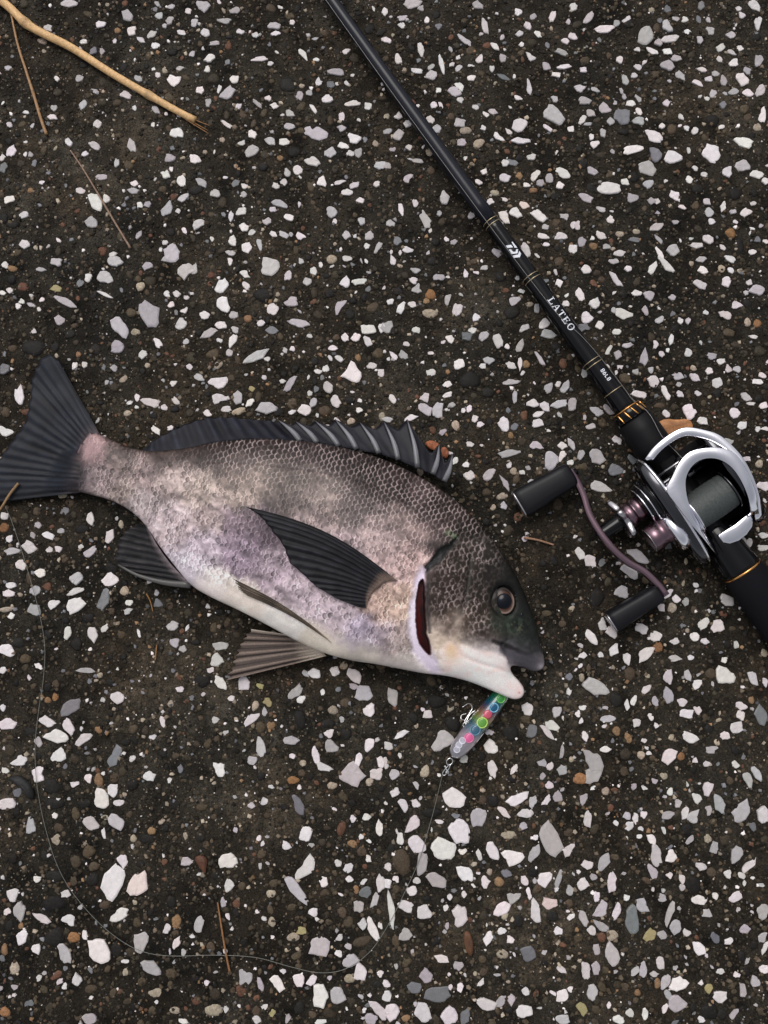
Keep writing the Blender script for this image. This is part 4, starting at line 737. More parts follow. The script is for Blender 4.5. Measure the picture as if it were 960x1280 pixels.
# cheek: dark skin with pale net
net = np.abs(fbm(ax / 5, ay / 12, 95, 2) - .5) * 2
ct, cda, cid = scales((ax * .80 + ay * .30) + wx * .8, (-ax * .30 + ay * .62) + wy * .8, 4.6, 6.2, 4.2)
crm = sstep(.62, .92, ct) * sstep(-.3, .3, cda) * sstep(.30, .60, fbm(ax / 6, ay / 9, 95, 2)) * (.45 + .9 * cid)
ck = np.clip(crm * cheek * .62 + .30 * cheek * sstep(.62, .75, fine), 0, .8) * (ay < 800)
colb = colb * (1 - ck[..., None]) + pale * ck[..., None]
def blend(c, m): 
    global colb
    colb = colb * (1 - m[..., None]) + lin(c) * m[..., None]
gau = lambda x, y, rx, ry: np.exp(-(((ax - x) / rx) ** 2 + ((ay - y) / ry) ** 2))
blend((40, 38, 38), .85 * gau(545, 682, 16, 10) * (1 - front))
blend((6, 5, 5), np.clip(wedge * 1.1, 0, 1))  # shade inside the upper gill gap, painted black
blend((112, 128, 98), .75 * np.clip(gau(561, 666, 5, 3) + gau(568, 671, 4.5, 4), 0, 1) * sstep(.3, .5, fine))
blend((120, 120, 92), .5 * gau(646, 784, 9, 8) * sstep(.56, .72, fine))
blend((84, 98, 82), .6 * gau(636, 778, 20, 12) * sstep(.5, .7, fbm(ax / 5, ay / 5, 99, 2)))
for x, y, rx, ry, k in ((335, 640, 26, 60, .45), (440, 600, 22, 50, .4), (545, 630, 26, 34, .35), (260, 570, 34, 16, .5), (405, 575, 40, 18, .35), (480, 590, 40, 22, .4), (210, 570, 26, 10, .4)):
    blend((52, 42, 42), k * gau(x, y, rx, ry) * sstep(.25, .65, mott) * (1 - .5 * crin))
blend((204, 192, 208), np.clip(white * (.8 + .3 * mott), 0, 1))
blend((236, 226, 240), .5 * white * gau(514, 770, 5, 40))
blend((84, 6, 8), red)
blend((26, 2, 3), .8 * red * sstep(-6, 4, ax - 527))
blend((58, 54, 56), .75 * front * np.exp(-((ax - slx - 3.5) / 3.2) ** 2) * (ay > 700) * (ay < 792))
LIP = [(622, 801), (634, 806), (650, 813), (664, 820), (674, 824), (680, 832), (676, 838), (664, 839), (652, 834), (643, 830), (637, 832), (631, 822), (626, 812)]
lip = soft2(LIP, 3.0, 6)
blend((78, 74, 82), .85 * lip * (.6 + .6 * mott))
blend((20, 16, 15), .7 * sstep(1.8, .4, dmo / (.8 + 2.6 * fine)) * sstep(672, 636, ax))  # crevice shade painted along the mouth line, then at its corner
blend((15, 12, 12), .7 * gau(629, 808, 5, 7))
JAW = [(556, 800), (574, 806), (584, 809), (600, 813), (618, 816), (630, 820), (638, 836), (652, 850), (660, 866), (650, 880), (620, 872), (585, 858), (556, 846), (548, 830)]
jaw = soft2(JAW, 4.0, 8)
blend((226, 212, 208), .8 * jaw * (.85 + .3 * mott))
blend((214, 178, 168), .35 * jaw * sstep(.5, .75, fbm(ax / 13, ay / 9, 44, 3)))
blend((204, 172, 128), .75 * gau(564, 813, 9, 13) * jaw)
blend((226, 190, 186), .7 * gau(650, 862, 10, 12))
blend((170, 162, 166), .7 * gau(678, 834, 6, 5))
blend((170, 156, 150), .3 * np.exp(-(dja / 2.5) ** 2) * (ax < 612))
blend((30, 26, 22), .55 * np.exp(-(dop / 2.6) ** 2) * front * (ay < 775))
blend((176, 160, 148), .5 * gau(572, 775, 5, 12))
blend((18, 16, 14), .55 * np.exp(-(np.abs(er - 1.06) / .14) ** 2))
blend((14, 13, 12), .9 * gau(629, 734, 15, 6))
blend((60, 46, 46), .35 * np.exp(-(dlat / 1.6) ** 2) * body_w * (ax > 300))
blend((30, 27, 26), .65 * sstep(5, 0, seg_dist(BXX, BYY, BP[:0:-1], True)) * (ay < np.interp(ax, [80, 200, 560, 690], [560, 600, 650, 800])) * (ax > 150))
blend((200, 178, 176), .25 * gau(107, 560, 14, 16))
blend((150, 100, 90), .7 * gau(649, 866, 1.6, 1.6))
blend((38, 36, 42), .8 * sstep(22, 4, np.hypot((ax - 92) / 1.0, (ay - 585) / 2.6) - 14 * (mott - .4)))
blend((150, 122, 124), .8 * gau(112, 562, 13, 15) * (.5 + mott))
lumc = colb.mean(-1, keepdims=True)
gain = np.clip((lumc / .17) ** .38, .4, 1.25)                       # fresh skin: deep dark bars, bright pale scales
gain = np.where((jaw + white + belly * (1 - front))[..., None] > .35, np.maximum(gain, 1), gain)
col = np.clip(colb * gain, .003, .85)
# ---- mesh: upper flank, lower flank pressed on the ground, one closed skin
inner = mask.copy()
er_ = mask.copy()
er_[1:-1, 1:-1] = mask[1:-1, 1:-1] & mask[:-2, 1:-1] & mask[2:, 1:-1] & mask[1:-1, :-2] & mask[1:-1, 2:] & mask[:-2, :-2] & mask[2:, 2:] & mask[:-2, 2:] & mask[2:, :-2]
bnd = mask & ~er_
by_i, bx_i = np.nonzero(bnd)
ppx, ppy = BXX[bnd], BYY[bnd]
best = np.full(len(ppx), 1e9); qx = ppx.copy(); qy = ppy.copy()
for i in range(len(BP)):
    a0, b0 = BP[i], BP[(i + 1) % len(BP)]
    v = b0 - a0
    t = np.clip(((ppx - a0[0]) * v[0] + (ppy - a0[1]) * v[1]) / (v @ v + 1e-12), 0, 1)
    cx, cy = a0[0] + t * v[0], a0[1] + t * v[1]
    d = np.hypot(ppx - cx, ppy - cy)
    u = d < best
    best[u] = d[u]; qx[u] = cx[u]; qy[u] = cy[u]
PXs = BXX.copy(); PYs = BYY.copy(); PXs[bnd] = qx; PYs[bnd] = qy
Zt = np.where(bnd, zc_of(PXs), Z)
W3 = unproj(PXs, PYs, zc_of(PXs))
Zb = np.maximum(zc - Hh * 1.0, .0016)
Zb = np.where(bnd, Zt, np.minimum(Zb, Zt - .0002))
vid = np.full(mask.shape, -1); vid[mask] = np.arange(mask.sum())
nv = int(mask.sum())
vb = vid.copy(); ib = er_ & mask; vb[ib] = nv + np.arange(ib.sum())
Vt = np.stack([W3[..., 0][mask], W3[..., 1][mask], Zt[mask]], -1)
Vb = np.stack([W3[..., 0][ib], W3[..., 1][ib], Zb[ib]], -1)
q = mask[:-1, :-1] & mask[:-1, 1:] & mask[1:, 1:] & mask[1:, :-1]
def grid_q(v): return np.stack([v[:-1, :-1][q], v[1:, :-1][q], v[1:, 1:][q], v[:-1, 1:][q]], -1)
Ft = grid_q(vid); Fb = grid_q(vb)[:, ::-1]
fcol = np.vstack([col[mask], col[ib] * .9])
body = mk('body', np.vstack([Vt, Vb]), np.vstack([Ft, Fb]), 'fish', fish, fcol)

# ---- eye
ew = unproj(EYE[0], EYE[1], float(top_z(*EYE)[0]))
def dome(c, rx, ry, rz, rot, n=32, m=10, colf=None):
    V = []; cols = []
    for i in range(m + 1):
        f = i / m * PI / 2
        for j in range(n):
            a = 2 * PI * j / n
            x = rx * math.cos(f) * math.cos(a); y = ry * math.cos(f) * math.sin(a); z = rz * math.sin(f)
            V.append((c[0] + x * math.cos(rot) - y * math.sin(rot), c[1] + x * math.sin(rot) + y * math.cos(rot), c[2] + z))
            if colf: cols.append(colf(math.cos(f), a))
    F = [(i * n + j, i * n + (j + 1) % n, (i + 1) * n + (j + 1) % n, (i + 1) * n + j) for i in range(m) for j in range(n)]
    F.append(tuple(range(n))[::-1])
    return np.array(V), F, (np.array(cols) if colf else None)
def iris(r, a):
    warm = lin((96, 76, 68)) * (.7 + .4 * (math.sin(a * 9) * .15 + .5))
    c = warm
    if r > .86: c = lin((28, 24, 22))
    elif r > .76: c = lin((158, 134, 122))
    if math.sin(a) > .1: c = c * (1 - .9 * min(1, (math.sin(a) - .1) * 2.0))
    if r < .60: c = lin((70, 44, 34))
    return c
V, F, cc = dome(ew + np.array([0, 0, -.0036]), .0086, .0108, .0046, math.radians(10), colf=iris)
eye = mk('eye', V, F, 'eye', fish, cc)
put(eye, 'round eye with dark pupil and pinkish brown iris')
V, F, _ = dome(ew + np.array([0, -.0002, -.0006]), .0057, .0061, .0024, 0, 28, 8)
mk('pupil', V, F, 'pupil', eye)
# nostril on the snout
nzp = (652, 768)
V, F, _ = dome(unproj(*nzp, float(top_z(*nzp)[0]) - .0006), .0016, .0011, .0009, .6, 14, 4)
mk('nostril', V, F, 'pupil', fish)

# ---- fins: rays run from a root line to a tip line, membrane folded between them
def fin(name, root, tip, nray, zr, zt, colf, parent=None, dip=.06, fold=.00045, nu=18, sub=5, seed=1, bow=0.0, zfun=None, thick=.0005, ragged=.03):
    nvv = nray * sub + 1
    R = spline(root, nvv) if len(root) > 2 else np.linspace(np.array(root[0], float), np.array(root[1], float), nvv)
    T = spline(tip, nvv)
    jr = np.random.default_rng(seed + 100)
    famp = .35 + .9 * jr.random(nray + 1) ** 1.5
    s = np.linspace(0, nray, nvv)
    fr = np.abs(s - np.round(s)) * 2                      # 0 on a ray, 1 between two
    rs = np.random.default_rng(seed)
    ln = 1 - dip * fr ** 1.5 - ragged * np.interp(s, np.arange(nray + 1), rs.random(nray + 1))
    P = []; cols = []
    for i in range(nu):
        u = i / (nu - 1)
        L = R + (T - R) * (u * ln)[:, None]
        if np.any(bow):
            d = T - R; nrm = np.stack([-d[:, 1], d[:, 0]], 1)
            bw_ = np.interp(s / nray, np.linspace(0, 1, len(np.atleast_1d(bow))), np.atleast_1d(bow))
            L = L + nrm * (bw_ * math.sin(u * PI))[:, None]
        zz = zfun(L[:, 0], L[:, 1], u) if zfun else (np.interp(s, np.linspace(0, nray, len(np.atleast_1d(zr))), np.atleast_1d(zr)) * (1 - u) + np.interp(s, np.linspace(0, nray, len(np.atleast_1d(zt))), np.atleast_1d(zt)) * u)
        zz = zz + fold * np.interp(s, np.arange(nray + 1), famp) * (np.cos(s * 2 * PI) - .2) * min(1, u * 3 + .2) + .0006 * (vnoise(s * .7 + seed * 13, np.full(nvv, u * 3), seed) - .5) * u
        P.append(unproj(L[:, 0], L[:, 1], zz))
        cols.append(colf(u, s / nray, fr, L))
    P = np.array(P); cols = np.array(cols)
    n1 = nu * nvv
    id_ = np.arange(n1).reshape(nu, nvv)
    top = np.stack([id_[:-1, :-1], id_[1:, :-1], id_[1:, 1:], id_[:-1, 1:]], -1).reshape(-1, 4)
    e1 = P[1, 0] - P[0, 0]; e2 = P[0, 1] - P[0, 0]
    if np.cross(e1, e2)[2] < 0: top = top[:, ::-1]
    bot = top[:, ::-1] + n1
    per = np.concatenate([id_[0, :], id_[1:, -1], id_[-1, :-1][::-1], id_[1:-1, 0][::-1]])
    side = np.array([(per[i], per[(i + 1) % len(per)], per[(i + 1) % len(per)] + n1, per[i] + n1) for i in range(len(per))])
    V = np.vstack([P.reshape(-1, 3), P.reshape(-1, 3) - np.array([0, 0, thick])])
    cc = np.vstack([cols.reshape(-1, 3)] * 2)
    return mk(name, V, np.vstack([top, bot, side]), 'fin', parent or fish, np.clip(cc, .002, .8))
def ramp(c0, c1, t): return lin(c0) * (1 - t)[..., None] + lin(c1) * t[..., None]
def darkfin(base, ray, basec=None, bw=.1):
    def f(u, v, fr, L):
        t = np.clip(1 - fr * 1.6, 0, 1) * sstep(.3, .7, fbm(L[:, 0] / 9, L[:, 1] / 9, 5, 2))
        c = ramp(base, ray, t)
        c = c * (.55 + .9 * fbm(L[:, 0] / 14, L[:, 1] / 14, 17, 3))[:, None] * (1 - .45 * sstep(.72, .9, vnoise(v * 7.3, np.full(len(v), u * 1.5), 29)))[:, None]
        if basec is not None:
            k = np.clip(1 - u / bw, 0, 1) * np.ones(len(v)) * (.6 + .8 * vnoise(L[:, 0] / 6, L[:, 1] / 6, 3)); k = np.clip(k, 0, 1)
            c = c * (1 - k)[:, None] + lin(basec) * k[:, None]
        return c
    return f
def tail_col(u, v, fr, L):
    c = darkfin((23, 26, 34), (36, 40, 50))(u, v, fr, L)
    k = np.clip(1 - (u - .02) / .20, 0, 1) * np.ones(len(v)) * (.5 + 1.0 * fbm(L[:, 0] / 9, L[:, 1] / 9, 33, 3)); k = np.clip(k, 0, 1)
    k = k * sstep(.30, .08, np.asarray(u, float))
    ix = np.clip(((L[:, 0] - bx[0]) / STEP).astype(int), 26, len(bx) - 1); iy = np.clip(((L[:, 1] - by[0]) / STEP).astype(int), 0, len(by) - 1)
    own = col[iy, ix]
    own = np.where(mask[iy, ix][:, None], own, lin((70, 62, 66)))
    k = np.maximum(k, float(sstep(.10, .03, np.asarray(u, float))))
    return c * (1 - k)[:, None] + own * k[:, None]
def tail_z(x, y, u):
    zr = top_z(np.maximum(x, 97), y) - .0007 + .0014 * sstep(0, .09, np.asarray(u, float))
    k = sstep(.08, .4, u)
    return zr * (1 - k) + (.0046 + .002 * vnoise(y / 30, x / 60, 4)) * k
tail = fin('tail_fin', [(126, 545), (114, 556), (106, 574), (103, 592), (104, 615)], [(74, 452), (62, 443), (50, 447), (41, 470), (36, 500), (30, 528), (8, 560), (-12, 584), (-34, 606), (-50, 634)],
           17, 0, 0, tail_col, dip=.02, nu=30, seed=3, fold=.00035, ragged=.02, zfun=tail_z)
put(tail, 'dark navy forked tail fin')
soft_d = fin('dorsal_fin', [(172, 566), (230, 562), (270, 553), (320, 549), (376, 552)], [(178, 562), (196, 548), (222, 534), (252, 523), (285, 521), (320, 524), (350, 527)],
             12, [.0165, .021, .0235], [.014, .012, .0125], darkfin((20, 21, 30), (34, 36, 48)), dip=.05, seed=5, fold=.0008)
put(soft_d, 'dark dorsal fin with soft rear lobe and stiff grey spines')
SP = [((376, 552), (348, 525)), ((397, 554), (370, 527)), ((424, 558), (394, 526)), ((446, 562), (419, 524)), ((474, 567), (450, 528)),
      ((498, 575), (480, 527)), ((522, 585), (509, 524)), ((541, 593), (549, 555)), ((555, 602), (566, 568))]
for i in range(len(SP) - 1):
    (r0, t0), (r1, t1) = SP[i], SP[i + 1]
    r0, t0, r1, t1 = map(np.array, (r0, t0, r1, t1))
    mid = (t0 * .55 + t1 * .45) * .8 + (r0 + r1) / 2 * .2
    if i == 6: mid = (r0 + r1) / 2 + np.array([6, -22.])
    elif i == 7: mid = (r0 + r1) / 2 + np.array([8, -18.])
    m = fin('spine_membrane', [r0, r1], [t0, t0 * .6 + mid * .4, mid, mid * .6 + t1 * .4, t1], 2, .0235, .0155, darkfin((32, 32, 38), (46, 46, 53)), parent=soft_d, dip=.0, seed=20 + i, fold=.0003, nu=10, ragged=0)
for r, t in SP:
    P = spline([r, (np.array(r) * .55 + np.array(t) * .45) + np.array([2.2, -.5]), t], 10)
    z = np.linspace(.0250, .0170, 10)
    W = unproj(P[:, 0], P[:, 1], z)
    Vs, Fs = tube(W, np.interp(np.linspace(0, 1, 10), [0, .35, 1], [.0021, .0019, .0003]), 10, flat=.6)
    cl = np.repeat(np.array([lin((62, 62, 66)) * (1 - u) + lin((140, 140, 144)) * u * (1 - u) * 4 * .5 + lin((60, 60, 66)) * u for u in np.linspace(0, 1, 10)]), 10, 0)
    mk('spine', Vs, Fs, 'spine', soft_d, cl)
anal = fin('anal_fin', [(183, 656), (197, 682), (212, 703), (226, 718), (240, 732)], [(170, 655), (156, 664), (146, 680), (142, 696), (147, 707), (160, 717)],
           9, [.017, .019, .020], [.009, .007, .007], darkfin((30, 29, 31), (62, 58, 60), (120, 108, 112), .16), seed=7, fold=.0008)
put(anal, 'dark ribbed anal fin')
P = spline([(238, 731), (205, 728), (172, 719), (148, 706)], 12)
Vs, Fs = tube(unproj(P[:, 0], P[:, 1], np.linspace(.0185, .0085, 12)), np.linspace(.0027, .0006, 12), 10, flat=.6)
mk('spine', Vs, Fs, 'spine', anal, np.tile(lin((78, 76, 74)), (len(Vs), 1)))
def pelvic_col(u, v, fr, L):
    c = ramp((46, 38, 37), (146, 130, 120), np.clip((np.cos(v * 6 * 2 * PI) * .5 + .5) * .8 + .1 * fr, 0, 1))
    k = np.clip(1 - u / .3, 0, 1) * np.ones(len(v))
    k = np.maximum(k, np.clip(1 - v / .07, 0, 1))
    return c * (1 - k)[:, None] * (.85) + lin((202, 188, 172)) * k[:, None]
pel = fin('pelvic_fin', [(384, 797), (396, 807), (408, 820)], [(312, 786), (300, 802), (291, 820), (286, 835), (281, 851)], 9, [.020, .017, .013], [.006, .004, .004], pelvic_col, seed=9, fold=.0010, dip=.05, nu=22)
put(pel, 'pale pelvic fin spread on the ground with brown streaks')
def body_over(off):
    return lambda x, y, u: top_z(x, y) + off * (.35 + .65 * u)
pel2 = fin('pelvic_fin', [(404, 793), (415, 804)], [(291, 723), (293, 728), (296, 734), (304, 742)], 5, 0, 0, darkfin((74, 64, 56), (124, 112, 98), (196, 182, 164), .12), seed=11, fold=.0005, zfun=body_over(.0022), bow=.035, nu=22)
put(pel2, 'narrow olive brown pelvic fin folded along the belly')
pec = fin('pectoral_fin', [(497, 726), (484, 727), (472, 735), (462, 746), (458, 760)], [(294, 628), (300, 630), (318, 642), (338, 662), (350, 684), (364, 706), (388, 729), (418, 747), (448, 759)],
          14, 0, 0, darkfin((20, 20, 24), (44, 44, 50), (128, 108, 98), .10), seed=13, fold=.0007, zfun=body_over(.0038), nu=30, dip=.02, ragged=.05, bow=[.07, .05, .03, .0])
put(pec, 'long black pectoral fin lying across the flank')
# ================================================================== ROD
ZR0, ZR1 = .0125, .0165                                  # height of the rod axis at the top of the picture and at the reel
pA = unproj(414, 0, ZR0); pB = unproj(928, 714, ZR1)
e_x = (pB - pA) / np.linalg.norm(pB - pA)                # towards the butt
e_y = np.cross([0, 0, 1.0], e_x); e_y /= np.linalg.norm(e_y)
e_z = np.cross(e_x, e_y)
LAB = float((pB - pA) @ e_x)
def axis_s(px, py):
    w = unproj(px, py, .015)
    return float((w - pA) @ e_x)
def on_axis(s): return pA + e_x * s
def lathe_x(prof, n=40):
    """turned part on the rod axis: (s, radius) list"""
    V = []; F = []
    a = np.linspace(0, 2 * PI, n, endpoint=False)
    for s, r in prof:
        V.append(on_axis(s) + r * (np.cos(a)[:, None] * e_y + np.sin(a)[:, None] * e_z))
    m = len(prof)
    for i in range(m - 1):
        for j in range(n):
            k = (j + 1) % n
            F.append((i * n + j, i * n + k, (i + 1) * n + k, (i + 1) * n + j))
    F.append(tuple(range(n))[::-1]); F.append(tuple((m - 1) * n + j for j in range(n)))
    return np.vstack(V), F
rb = on_axis(LAB * .7)
rod = thing('fishing_rod', (rb[0], rb[1], 0.0), 'black fishing rod with white lettering and copper trim, slanting past the fish', 'fishing rod')
S1 = axis_s(612, 277); S2 = axis_s(739, 452); S3 = axis_s(781, 513); S4 = axis_s(800, 541); S5 = axis_s(929, 713)
SR1b = axis_s(664, 345); S2b = axis_s(766, 490)
def rad_at(s): return float(np.interp(s, [-.25, 0, S1, S2, S3, S3 + .02], [.0030, .0047, .0061, .0068, .0078, .0082]))
mk('blank', *lathe_x([(s, rad_at(s)) for s in np.linspace(-.22, S1, 30)]), 'blank', rod)
mk('butt_section', *lathe_x([(s, rad_at(s) + .0002) for s in np.linspace(S1 - .001, S3 + .004, 24)]), 'gloss', rod)
for s in (S1, S1 + .0034, SR1b, SR1b + .0032, S2, S2 + .0034, S2b):
    r = rad_at(s) + .0002
    mk('trim_ring', *lathe_x([(s - .0003, r - .0004), (s - .0002, r + .00022), (s + .0002, r + .00022), (s + .0003, r - .0004)]), 'thread', rod)
# reel seat: copper lipped collar, front hood, body below the reel, rear hood, foam grip
SA = S3
mk('collar', *lathe_x([(SA - .0005, .0085), (SA, .0105), (SA + .0006, .0111), (SA + .009, .0122), (SA + .0092, .0100)]), 'gloss', rod)
mk('collar_ring', *lathe_x([(SA - .0008, .0090), (SA - .0006, .0112), (SA + .0002, .0114), (SA + .0004, .0100)]), 'gold', rod)
for k in range(5):
    a = math.radians(32 + k * 29)
    P = []
    for u in np.linspace(0, 1, 5):
        r = .0114 + .0011 * u
        aa = a - .16 * u
        P.append(on_axis(SA + .0006 + .0075 * u) + r * (math.cos(aa) * e_y + math.sin(aa) * e_z))
    mk('copper_tooth', *tube(P, [.0006, .0007, .0007, .0007, .0004], 6), 'gold', rod)
SE = axis_s(893, 664)
hood = [(SA + .0085, .0110), (SA + .0105, .0134), (SA + .020, .0142), (SA + .032, .0143), (SA + .040, .0135), (SA + .044, .0115), (SE - .02, .0112), (SE, .0116)]
mk('reel_seat', *lathe_x(hood), 'seat', rod)
mk('rear_hood', *lathe_x([(SE - .006, .0105), (SE - .003, .0125), (SE + .012, .0132), (S5 - .0035, .0146), (S5 - .001, .0148)]), 'gloss', rod)
mk('grip_ring', *lathe_x([(S5 - .0012, .0140), (S5 - .0010, .01515), (S5 + .0002, .01525), (S5 + .0006, .0142)]), 'gold', rod)
mk('foam_grip', *lathe_x([(S5, .0138), (S5 + .0006, .0150), (S5 + .02, .0156), (S5 + .06, .0160), (S5 + .11, .0156), (S5 + .13, .0152), (S5 + .132, .0135)]), 'eva', rod)
# lettering wrapped on the blank: polygons in (u along, v across) metres
def wrap(polys, s0, th0, lift=.00025, cell=.0006):
    import bmesh
    bm = bmesh.new()
    for p in polys:
        vs = [bm.verts.new((x, y, 0)) for x, y in p]
        try: bm.faces.new(vs)
        except ValueError: pass
    bmesh.ops.triangulate(bm, faces=bm.faces[:])
    for _ in range(2):
        es = [e for e in bm.edges if e.calc_length() > cell]
        if es: bmesh.ops.subdivide_edges(bm, edges=es, cuts=1, use_grid_fill=False)
        bmesh.ops.triangulate(bm, faces=bm.faces[:])
    bm.verts.ensure_lookup_table()
    V = []
    for v in bm.verts:
        s = s0 + v.co.x; r = rad_at(s) + .0002 + lift
        th = th0 + v.co.y / r
        V.append(on_axis(s) + r * (math.sin(th) * e_y + math.cos(th) * e_z))
    idx = {v: i for i, v in enumerate(bm.verts)}
    F = [tuple(idx[v] for v in f.verts) for f in bm.faces]
    bm.free()
    return np.array(V), F
def rect(x0, y0, x1, y1): return [(x0, y0), (x1, y0), (x1, y1), (x0, y1)]
def ell(cx, cy, rx, ry, rx2, ry2, n=20):
    out = []
    for i in range(n):
        a, b = 2 * PI * i / n, 2 * PI * (i + 1) / n
        out.append([(cx + rx * math.cos(a), cy + ry * math.sin(a)), (cx + rx * math.cos(b), cy + ry * math.sin(b)), (cx + rx2 * math.cos(b), cy + ry2 * math.sin(b)), (cx + rx2 * math.cos(a), cy + ry2 * math.sin(a))])
    return out
GL = {'L': [rect(.16, 0, .32, 1), rect(.02, .92, .48, 1), rect(.02, 0, .16, .09), rect(.32, 0, .84, .09), [(.72, .09), (.84, .09), (.86, .32), (.80, .32)]],
      'A': [[(.06, .06), (.14, .06), (.50, 1), (.44, 1)], [(.64, .06), (.82, .06), (.54, 1), (.44, 1)], rect(.26, .30, .68, .39), rect(-.04, 0, .26, .07), rect(.54, 0, .94, .07)],
      'T': [rect(.36, 0, .54, .91), rect(.05, .91, .85, 1), [(.05, .91), (.05, .70), (.10, .70), (.16, .91)], [(.74, .91), (.80, .70), (.85, .70), (.85, .91)], rect(.22, 0, .36, .07), rect(.54, 0, .68, .07)],
      'E': [rect(.14, 0, .31, 1), rect(.31, .92, .76, 1), rect(.31, .46, .62, .54), rect(.31, 0, .82, .08), rect(.70, .72, .76, .92), rect(.74, .08, .82, .28), rect(.60, .36, .65, .64), rect(.02, .92, .14, 1), rect(.02, 0, .14, .08)],
      'O': ell(.48, .5, .45, .52, .28, .44)}
def word(txt, w, h, gap):
    out = []; x = 0
    for ch in txt:
        for p in GL[ch]: out.append([(x + a * w, b * h - h / 2) for a, b in p])
        x += w + gap
    return [[(a - x / 2, b) for a, b in p] for p in out]
sl = axis_s(700, 396)
mk('lettering', *wrap(word('LATEO', .0056, .0054, .0004), sl, .10), 'letter', rod)
# small model code, stroke letters
def stroke(segs, w, h, t):
    out = []
    for x0, y0, x1, y1 in segs:
        dx, dy = (x1 - x0) * w, (y1 - y0) * h; L = math.hypot(dx, dy); nx_, ny_ = -dy / L * t / 2, dx / L * t / 2
        ax_, ay_, bx_, by_ = x0 * w, y0 * h, x1 * w, y1 * h
        out.append([(ax_ - nx_, ay_ - ny_), (bx_ - nx_, by_ - ny_), (bx_ + nx_, by_ + ny_), (ax_ + nx_, ay_ + ny_)])
    return out
SG = {'8': [(.15, 0, .85, 0), (.15, .5, .85, .5), (.15, 1, .85, 1), (.1, 0, .1, .5), (.1, .5, .1, 1), (.9, 0, .9, .5), (.9, .5, .9, 1)],
      '6': [(.15, 0, .85, 0), (.15, .55, .85, .55), (.1, 0, .1, .55), (.9, 0, .9, .55), (.1, .55, .6, 1)],
      'L': [(.1, 0, .1, 1), (.1, 0, .85, 0)],
      'B': [(.1, 0, .1, 1), (.1, 0, .85, 0), (.1, .5, .85, .5), (.1, 1, .8, 1), (.9, 0, .9, .5), (.85, .5, .85, 1)]}
code = []
for i, ch in enumerate('86LB'):
    for p in stroke(SG[ch], .0018, .0027, .00055): code.append([(x + (i - 2) * .0026, y - .00135) for x, y in p])
mk('lettering', *wrap(code, axis_s(756, 471), .10), 'letter', rod)
# emblem: four angular strokes
EM = [[(350, 440), (460, 430), (495, 480), (385, 490)], [(465, 375), (490, 360), (585, 480), (530, 490)],
      [(410, 520), (450, 515), (500, 570), (470, 610)], [(500, 570), (545, 570), (585, 600), (470, 610)], [(545, 570), (560, 515), (600, 515), (585, 600)],
      [(490, 640), (600, 625), (630, 680), (515, 685)], [(600, 625), (620, 545), (660, 600), (630, 680)]]
es0 = axis_s(641, 312)
emb = []
for p in EM:
    q = []
    for x, y in p:
        px, py = 610 + x / 16, 280 + y / 16
        w = unproj(px, py, .0195) - on_axis(es0)
        q.append((float(w @ e_x), float(w @ e_y)))
    emb.append(q)
mk('emblem', *wrap(emb, es0, 0.0), 'letter', rod)
# line on the rod: from the reel along the blank and off the top of the picture
# ================================================================== REEL
ROLL = math.radians(5)
f_y = e_y * math.cos(ROLL) + np.array([0, 0, 1.0]) * math.sin(ROLL)
f_z = np.cross(e_x, f_y)
SO = axis_s(873, 640) + .001
RO = on_axis(SO)
def RL(x, y, z): return RO + e_x * np.asarray(x, float)[..., None] * mm + f_y * np.asarray(y, float)[..., None] * mm + f_z * np.asarray(z, float)[..., None] * mm
def rl(px, py, z):
    """reel coordinates (mm) of the spot seen at a pixel, z mm above the rod axis"""
    a = unproj(px, py, 0.0); d = a - CAM; d = d / np.linalg.norm(d)
    t = ((RO + f_z * z * mm - CAM) @ f_z) / (d @ f_z)
    w = CAM + d * t - RO
    return np.array([w @ e_x, w @ f_y, w @ f_z]) / mm
reel = thing('fishing_reel', (RO[0], RO[1], 0.0), 'low chrome baitcasting reel with twin black knobs, clamped on the rod', 'fishing reel')
def lathe_y(cx, cz, prof, n=40):
    a = np.linspace(0, 2 * PI, n, endpoint=False)
    rows = [RL(cx + r * np.cos(a), np.full(n, y), cz + r * np.sin(a)) for y, r in prof]
    return strip(rows)
def plate(prof, ys, ins):
    """side plate: outline in x-z (mm), carried through y positions with insets"""
    p = chaikin(np.array(prof, float), 3); c = p.mean(0)
    rows = []
    for y, k in zip(ys, ins):
        q = c + (p - c) * k
        rows.append(RL(q[:, 0], np.full(len(q), y), q[:, 1]))
    return strip(rows)
SPX, SPZ, SPY = -4.0, 18.5, 6.0                           # spool axis and middle
prof_h = [(-58, 8), (-57, 19), (-49, 27), (-35, 31.5), (-18, 31), (-2, 28), (12, 23.5), (24, 18), (33, 10), (32, 2), (22, -2), (-8, -3), (-40, -2), (-55, 2)]
mk('side_plate', *plate(prof_h, [-14.5, -15, -17, -21, -23.5, -25.2, -25.8], [.90, .985, 1.0, .985, .93, .80, .5]), 'dchrome', reel)
prof_p = [(-53, 10), (-51, 20), (-41, 28), (-25, 31), (-8, 30.5), (9, 27), (22, 21), (30, 12), (28, 4), (10, 0), (-24, 0), (-47, 4)]
mk('side_plate', *plate(prof_p, [26, 26.5, 28.5, 33, 36, 38, 38.6], [.90, .985, 1.0, .97, .88, .70, .4]), 'dchrome', reel)
